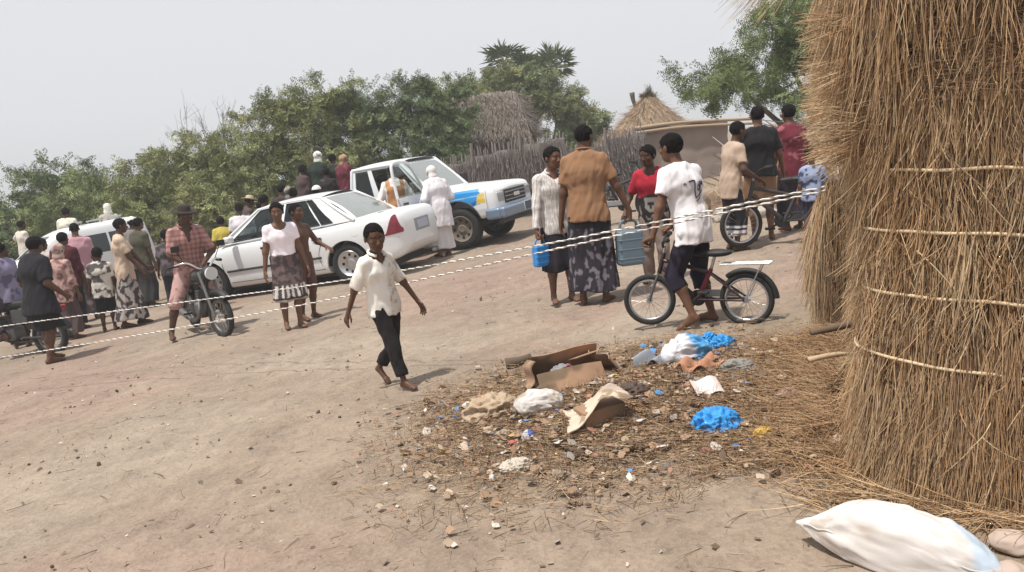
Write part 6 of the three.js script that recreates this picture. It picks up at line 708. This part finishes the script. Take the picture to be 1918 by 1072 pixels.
function lone(name, label, cat, geo, mat, x, z, yaw, lift, rx, rz, group) { return put(tag(part(name, geo, mat, scene), label, cat, group), x, z, yaw, lift, rx, rz); }
const HEAP = 'rubbish on the heap', cardC = s => (x, y, z) => { const k = 1 + 0.5 * fbm(x * 9 + s, y * 9, z * 9, 4), st = sst(0.05, 0.2, fbm(x * 5 + s, y * 5, z * 5 + 9, 3)); return mix3([0.33 * k, 0.20 * k, 0.125 * k], [0.17 * k, 0.115 * k, 0.07 * k], st); };
{ // crushed cardboard carton lying open
  const g = thing('cardboard_box', 'crushed brown cardboard box lying open on the rubbish heap', 'box', HEAP), m = vcm(0.92), P = (n, q, x, y, z, rx, ry, rz) => { const e = part(n, paint(q, cardC(x * 7)), m, g); e.position.set(x, y, z); e.rotation.set(rx, ry, rz); };
  P('back_panel', sheet(0.46, 0.22, 0.006, (u, v) => 0.02 * Math.sin(u * 5)), 0.02, 0.13, -0.10, -1.25, 0, 0.05); P('front_panel', sheet(0.42, 0.16, 0.006, (u, v) => 0.03 * Math.sin(u * 4 + 1)), 0.0, 0.07, 0.13, 1.0, 0.04, 0); P('side_panel', sheet(0.2, 0.2, 0.006, (u, v) => 0.02 * Math.sin(u * 6)), -0.24, 0.11, 0.0, -0.2, 0, 1.25); P('side_panel', sheet(0.22, 0.2, 0.006, (u, v) => 0.03 * Math.sin(v * 6)), 0.27, 0.1, 0.0, 0.2, 0.3, -1.0); P('base_panel', sheet(0.46, 0.26, 0.006, (u, v) => 0.01 * Math.sin(u * 9)), 0, 0.02, 0, 0, 0, 0); P('flap', sheet(0.2, 0.14, 0.006, (u, v) => 0.02 * u), 0.15, 0.185, -0.02, -0.35, 0.1, 0.1);
  const rg = part('rag', paint(crumple(0.075, 0.06, 3), (x, y, z) => x > 0.02 ? [0.30, 0.10, 0.14] : [0.25, 0.25, 0.26]), vcm(), g); rg.position.set(-0.03, 0.09, 0.03); put(g, 0.28, -4.80, 14, 0.03); g.scale.set(0.98, 0.78, 0.95); }
lone('paper_packet', 'white paper packet like a small pillow in front of the cardboard box', 'packet', paint(pillow(0.29, 0.16, 0.10, 2, { n: 0.4, cr: 0.09 }), (x, y, z) => { const k = 1 + 0.25 * fbm(x * 12, y * 12, z * 12, 3), m = sst(0.08, 0.25, fbm(x * 7 + 3, y * 7, z * 7, 3)); return mix3([0.56 * k, 0.52 * k, 0.49 * k], [0.36 * k, 0.28 * k, 0.21 * k], m); }), vcm(0.75), 0.09, -4.40, 8, 0.055, 0.15, 0, HEAP);
lone('cardboard_sheet', 'torn pale cardboard sheet propped over a dark hollow', 'cardboard', paint(torn(sheet(0.38, 0.20, 0.006, (u, v) => 0.05 * Math.sin(u * 4.5 + 0.5) + 0.05 * v * Math.cos(u * 6) + 0.05 * Math.max(0, u), 40, 24)), (x, y, z) => { const k = 1 + 0.35 * fbm(x * 12, y * 12, z * 12, 4); if (fbm(x * 14, 3, z * 14, 3) > 0.14) return [0.30 * k, 0.22 * k, 0.15 * k]; return x > 0.05 && z < 0 ? [0.42 * k, 0.34 * k, 0.28 * k] : [0.58 * k, 0.46 * k, 0.36 * k]; }), vcm(0.92), 0.37, -4.02, 12, 0.115, 0.05, 0.04, HEAP);
lone('cardboard_box', 'small dark brown box crushed under the torn cardboard sheet', 'box', paint(bx(0.24, 0.12, 0.14, 0, 0.05, 0, 0.01), cardC(4)), vcm(0.92), 0.40, -4.05, 20, 0, 0, 0.08, HEAP);
lone('sacking', 'crumpled tan sacking at the left end of the heap', 'cloth', paint(crumple(0.17, 0.10, 8), (x, y, z) => { const k = 1 + 0.3 * fbm(x * 10, y * 10, z * 10, 3); return [0.42 * k, 0.32 * k, 0.22 * k]; }), vcm(0.95), -0.19, -4.55, 30, 0.02, 0, 0, HEAP);
const plastic = new THREE.MeshPhysicalMaterial({ vertexColors: true, roughness: 0.55, clearcoat: 0.1, side: THREE.DoubleSide });
const bagC = (a, b, th = 9) => (x, y, z) => { const k = 1 + 0.12 * fbm(x * 14, y * 14, z * 14, 3), c = th === 9 ? a : mix3(a, b, sst(th - 0.02, th + 0.02, x + 0.03 * ns(x * 9, y * 9, z * 9))); return c.map(q => q * k); };
lone('plastic_bag', 'twisted bright blue plastic bag, farthest of the blue bags, by the small bicycle', 'plastic bag', paint(mergeGeometries([crumple(0.085, 0.07, 12), crumple(0.055, 0.05, 13).translate(-0.04, 0.02, -0.12)]), bagC([0.025, 0.27, 0.62])), plastic, 1.33, -5.08, 10, 0.02, 0, 0, 'blue plastic bags');
lone('plastic_bag', 'half white, half light blue plastic bag in the middle of the heap', 'plastic bag', paint(pillow(0.33, 0.18, 0.14, 6, { n: 0.5, cr: 0.12 }), bagC([0.62, 0.62, 0.66], [0.10, 0.36, 0.70], 0.02)), plastic, 1.04, -4.86, 14, 0.05, 0.1, 0.05, 'blue plastic bags');
lone('plastic_bag', 'puffed bright blue plastic bag nearest the hut and the white sack', 'plastic bag', paint(crumple(0.115, 0.085, 15, 0.5), bagC([0.03, 0.27, 0.66])), plastic, 0.93, -3.74, -15, 0.025, 0, 0, 'blue plastic bags');
lone('paper', 'square of white paper lying above the nearest blue bag', 'paper', sheet(0.15, 0.13, 0.002, (u, v) => 0.012 * Math.sin(u * 7) + 0.01 * v), std([0.70, 0.60, 0.57], 0.9), 0.99, -4.16, 8, 0.06, 0.5, 0.05, HEAP);
lone('yellow_wrapper', 'crumpled yellow wrapper right of the nearest blue bag', 'wrapper', crumple(0.05, 0.04, 21), std([0.52, 0.33, 0.06], 0.6), 1.10, -3.56, 0, 0.015, 0, 0, HEAP);
lone('wood_chunk', 'short dark chunk of wood lying behind the heap', 'wood', tubeGeo([[-0.09, 0, 0], [0, 0.006, 0.01], [0.1, 0.02, 0]], 0.04, 0.028, 6, 9), std([0.115, 0.085, 0.06], 0.95), -0.01, -5.66, 12, 0.035, 0, 0, HEAP);
lone('crushed_can', 'small crushed blue and silver can on the near side of the heap', 'can', paint(crumple(0.036, 0.04, 31, 0.3), (x, y) => x > 0 ? [0.08, 0.14, 0.5] : [0.5, 0.5, 0.55]), plastic, 0.01, -4.02, 0, 0.02, 0, 0, HEAP);
lone('red_wrapper', 'small red wrapper beside the crushed blue can', 'wrapper', crumple(0.032, 0.025, 33), std([0.45, 0.10, 0.10], 0.6), -0.07, -3.98, 0, 0.012, 0, 0, HEAP);
lone('rag', 'dull orange rag below the half white bag', 'rag', sheet(0.26, 0.14, 0.006, (u, v) => 0.03 * Math.sin(u * 9) * Math.cos(v * 7)), std([0.42, 0.21, 0.13], 0.95), 1.05, -4.58, 20, 0.05, 0.2, 0, HEAP);
lone('grey_film', 'bluish grey torn plastic film left of the half white bag', 'plastic film', sheet(0.28, 0.16, 0.003, (u, v) => 0.035 * Math.sin(u * 12 + v * 5)), std([0.28, 0.30, 0.34], 0.5), 0.85, -4.86, -10, 0.05, 0.2, 0, HEAP);
lone('grey_rag', 'grey crumpled rag right of the orange rag', 'rag', crumple(0.10, 0.05, 36), std([0.25, 0.235, 0.215], 0.95), 1.26, -4.5, -10, 0.02, 0, 0, HEAP);
lone('dark_bag', 'dark brown crumpled bag between the box and the cardboard sheet', 'plastic bag', crumple(0.11, 0.06, 39), std([0.075, 0.048, 0.036], 0.7), 0.60, -4.32, 10, 0.02, 0, 0, HEAP);
lone('pale_rag', 'dirty white rag lying at the near edge of the heap', 'rag', crumple(0.085, 0.035, 43), std([0.50, 0.44, 0.37], 0.95), -0.06, -3.72, 20, 0.012, 0, 0, HEAP);
lone('pale_rag', 'pinkish white scrap between the paper square and the hut', 'rag', crumple(0.07, 0.04, 44), std([0.52, 0.40, 0.36], 0.95), 1.36, -3.98, 20, 0.012, 0, 0, HEAP);
lone('broken_stick', 'pale broken stick jutting from the straw at the hut corner', 'stick', tubeGeo([[-0.12, 0, 0], [0, 0.01, 0.01], [0.13, 0.0, 0]], 0.014, 0.011, 5, 7), std([0.50, 0.38, 0.25], 0.9), 1.50, -3.75, 10, 0.27, 0, 0);
lone('dark_stick', 'dark broken stick jutting from the side wall straw above the pale one', 'stick', tubeGeo([[-0.12, 0.0, 0], [0, 0.012, 0.01], [0.12, 0.025, 0]], 0.016, 0.02, 5, 7), std([0.15, 0.10, 0.07], 0.9), 1.52, -3.75, 6, 0.40, 0, 0);
{ // filled white sack
  const sk = thing('white_sack', 'plump white woven sack lying in the right foreground', 'sack');
  const q = pillow(0.62, 0.195, 0.175, 9, { n: 0.26, e: 0.8, cr: 0.07 }), p = q.attributes.position; for (let i = 0; i < p.count; i++) { const x = p.getX(i), k = x < 0 ? 1 - 0.62 * sst(0.06, 0.34, -x) : 1 - 0.22 * sst(0.18, 0.36, x); p.setXYZ(i, x, p.getY(i) * k, p.getZ(i) * k); } q.computeVertexNormals();
  part('sack_body', paint(q, (x, y, z) => { const k = 1 + 0.06 * fbm(x * 9, y * 9, z * 9, 3) + 0.03 * Math.sin(x * 420) * Math.sin(z * 420), n = fbm(x * 3 + 4, y * 3, z * 3, 2); let c = [0.64, 0.60, 0.57]; c = mix3(c, [0.66, 0.52, 0.48], 0.6 * sst(0.12, 0.3, n)); if (x > 0.2 + 0.05 * Math.sin(z * 30) && x < 0.31 && fbm(x * 16, y * 16, z * 16, 2) > -0.12) c = [0.46, 0.54, 0.63]; const st = fbm(x * 7 + 11, y * 9, z * 9, 4); if (st > 0.16) c = mix3(c, [0.40, 0.32, 0.25], 0.55 * sst(0.16, 0.22, st)); return c.map(a => a * k); }), vcm(0.7), sk);
  const seam = []; for (let k = 0; k <= 20; k++) { const x = lerp(-0.28, 0.30, k / 20); seam.push(V(x, 0.038 * (1 - (x / 0.34) ** 2) + 0.004 * Math.sin(k * 2.3), 0.080 * (x < 0 ? 1 - 0.62 * sst(0.06, 0.34, -x) : 1 - 0.22 * sst(0.18, 0.36, x)) * Math.pow(Math.max(0.05, 1 - (x / 0.31) ** 4), 0.4))); } part('seam', tubeGeo(seam, 0.0035, 0.0035, 60, 5), std([0.52, 0.49, 0.46], 0.8), sk);
  put(sk, 1.145, -2.425, -43, 0.052, 0.05, 0.0); }
for (const [x, z, s, l] of [[1.50, -2.36, 0.055, 'pinkish rounded stone at the right end of the sack'], [1.40, -2.22, 0.045, 'small pale stone at the lower right corner of the picture'], [1.37, -3.34, 0.05, 'whitish stone at the foot of the hut straw'], [1.22, -3.5, 0.035, 'small beige stone left of the whitish stone by the hut']]) { const g0 = new THREE.IcosahedronGeometry(s, 6); g0.deleteAttribute('uv'); g0.deleteAttribute('normal'); const g = mergeVertices(g0), p = g.attributes.position; for (let i = 0; i < p.count; i++) { const v = V(p.getX(i), p.getY(i), p.getZ(i)), k = 1 + 0.6 * fbm(v.x * 16 + x * 9, v.y * 16, v.z * 16, 3); p.setXYZ(i, v.x * k * 1.3, v.y * k * 0.7, v.z * k); } g.computeVertexNormals(); lone('stone', l, 'stone', g, std([0.46, 0.36, 0.30], 0.92), x, z, x * 90, s * 0.4, 0, 0, 'stones by the hut'); }

// ---------------------------------------------------------------- loose litter and ground cover too fine to count
{
  const r = rng(501), flatQ = (x, z, lift, tilt = 0.5) => [V(x, gh(x, z) + lift, z), EU((r() - 0.5) * tilt, r() * 6.28, (r() - 0.5) * tilt)];
  const heap = () => { let a = r() + r() + r() - 1.5, b = r() + r() + r() - 1.5; return [0.52 + a * 1.12, -4.45 + b * 1.05]; };
  const flake = seed => { const g0 = new THREE.IcosahedronGeometry(0.5, 1); g0.deleteAttribute('uv'); g0.deleteAttribute('normal'); const g = mergeVertices(g0), p = g.attributes.position; for (let i = 0; i < p.count; i++) { const x = p.getX(i), y = p.getY(i), z = p.getZ(i), k = 0.65 + 1.3 * Math.abs(ns(x * 2.3 + seed, y * 2.3, z * 2.3)); p.setXYZ(i, x * k * 1.3, y * k * 0.06 + 0.35 * x * z + 0.15 * x * x, z * k); } g.computeVertexNormals(); return g; }, chip = flake(3), cm = new THREE.MeshStandardMaterial({ roughness: 0.85 });
  const m1 = [], c1 = [], pal = [[0.58, 0.52, 0.46], [0.46, 0.36, 0.27], [0.34, 0.22, 0.14], [0.24, 0.15, 0.09], [0.30, 0.20, 0.13], [0.27, 0.23, 0.20], [0.36, 0.19, 0.13], [0.16, 0.105, 0.07], [0.40, 0.31, 0.22], [0.28, 0.18, 0.11]];
  for (let i = 0; i < 5200; i++) { const [x, z] = heap(), s = 0.008 + 0.042 * r() ** 3, [p, q] = flatQ(x, z, 0.008 + 0.035 * r(), 1.2); m1.push(MT(p, q, V(s, s, s * (0.5 + r())))); c1.push(r() < 0.03 ? [0.08, 0.26, 0.55] : r() < 0.02 ? [0.5, 0.33, 0.08] : pal[Math.floor(r() * pal.length)]); }
  tag(inst('litter_scraps', chip, cm, scene, m1, c1), 'paper, card and plastic scraps strewn over the rubbish heap', 'litter', null, 'stuff');
  const L = []; for (let i = 0; i < 22000; i++) { const [x, z] = r() < 0.78 ? heap() : [1.12 + (r() - 0.5) * 0.8, -4.0 + (r() - 0.5) * 1.5], a = r() * 6.28; L.push([V(x, gh(x, z) + 0.006 + 0.03 * r(), z), V(Math.cos(a), (r() - 0.45) * 0.25, Math.sin(a)).normalize(), 0.03 + 0.13 * r(), 0.0014 + 0.0016 * r(), mix3(straw(r), [0.30, 0.20, 0.135], 0.45), 0]); }
  const hs = new THREE.Group(); hs.name = 'straw_litter'; scene.add(hs); tag(hs, 'dry straw and grass stalks scattered over the rubbish heap', 'straw', null, 'stuff'); strands(hs, 'stalk', L);
  const m4 = [], c4 = []; for (let i = 0; i < 160; i++) { const [x, z] = heap(), s = 0.012 + 0.045 * r() ** 2.5, [p, q] = flatQ(x, z, 0.004 + 0.01 * r(), 0.8); m4.push(MT(p, q, V(s, s * 0.75, s * (0.6 + 0.6 * r())))); const c = pal[1 + Math.floor(r() * (pal.length - 1))], k = 0.5 + 0.4 * r(); c4.push(c.map(v => v * k)); }
  tag(inst('trampled_refuse', crumple(1, 0.8, 55, 0.7), cm, scene, m4, c4), 'brown trampled lumps of refuse making up the heap', 'refuse', null, 'stuff');
  const pb = new THREE.IcosahedronGeometry(1, 1), m2 = [], c2 = []; for (let i = 0; i < 9000; i++) { const d = 1.6 + 12 * r() ** 1.4, x = (r() - 0.5) * d * 1.7, z = -d; if (fbm(x * 0.9, 40, z * 0.9, 3) < 0.08 + 0.1 * r()) continue; const s = 0.002 + 0.014 * r() ** 5, [p, q] = flatQ(x, z, s * 0.25, 6); m2.push(MT(p, q, V(s * (1 + r()), s * (0.5 + 0.4 * r()), s))); const k = 0.6 + 0.7 * r(); c2.push(r() < 0.3 ? [0.13 * k, 0.095 * k, 0.07 * k] : [0.33 * k, 0.25 * k, 0.185 * k]); }
  tag(inst('pebbles', pb, cm, scene, m2, c2), 'small clods and pebbles scattered over the sand', 'pebbles', null, 'stuff');
  const T = []; for (let i = 0; i < 1500; i++) { const d = 1.7 + 9 * r() ** 1.3, x = (r() - 0.5) * d * 1.6, z = -d, a = r() * 6.28, dk = r(); T.push([V(x, gh(x, z) + 0.004, z), V(Math.cos(a), (r() - 0.5) * 0.12, Math.sin(a)).normalize(), 0.03 + 0.15 * r() ** 2, 0.0012 + 0.002 * r() ** 2, dk < 0.6 ? [0.15, 0.105, 0.075] : [0.42, 0.35, 0.26], 0]); }
  const ts = new THREE.Group(); ts.name = 'twig_litter'; scene.add(ts); tag(ts, 'thin dry twigs scattered over the sandy yard', 'twigs', null, 'stuff'); strands(ts, 'twig', T);
  const lf = sheet(1, 0.55, 0.02, (u, v) => 0.25 * u * u + 0.2 * v, 4, 2), m3 = [], c3 = []; for (let i = 0; i < 650; i++) { const d = 1.8 + 9 * r() ** 1.2, x = (r() - 0.5) * d * 1.6, z = -d, s = 0.012 + 0.03 * r() ** 2, [p, q] = flatQ(x, z, 0.008, 0.9); m3.push(MT(p, q, V(s, s, s))); const k = 0.6 + 0.6 * r(); c3.push(r() < 0.35 ? [0.5 * k, 0.43 * k, 0.36 * k] : [0.19 * k, 0.135 * k, 0.09 * k]); }
  tag(inst('dry_leaves', lf, cm, scene, m3, c3), 'curled dry leaves and chips on the sandy yard', 'leaves', null, 'stuff');
}
renderer.render(scene, camera);
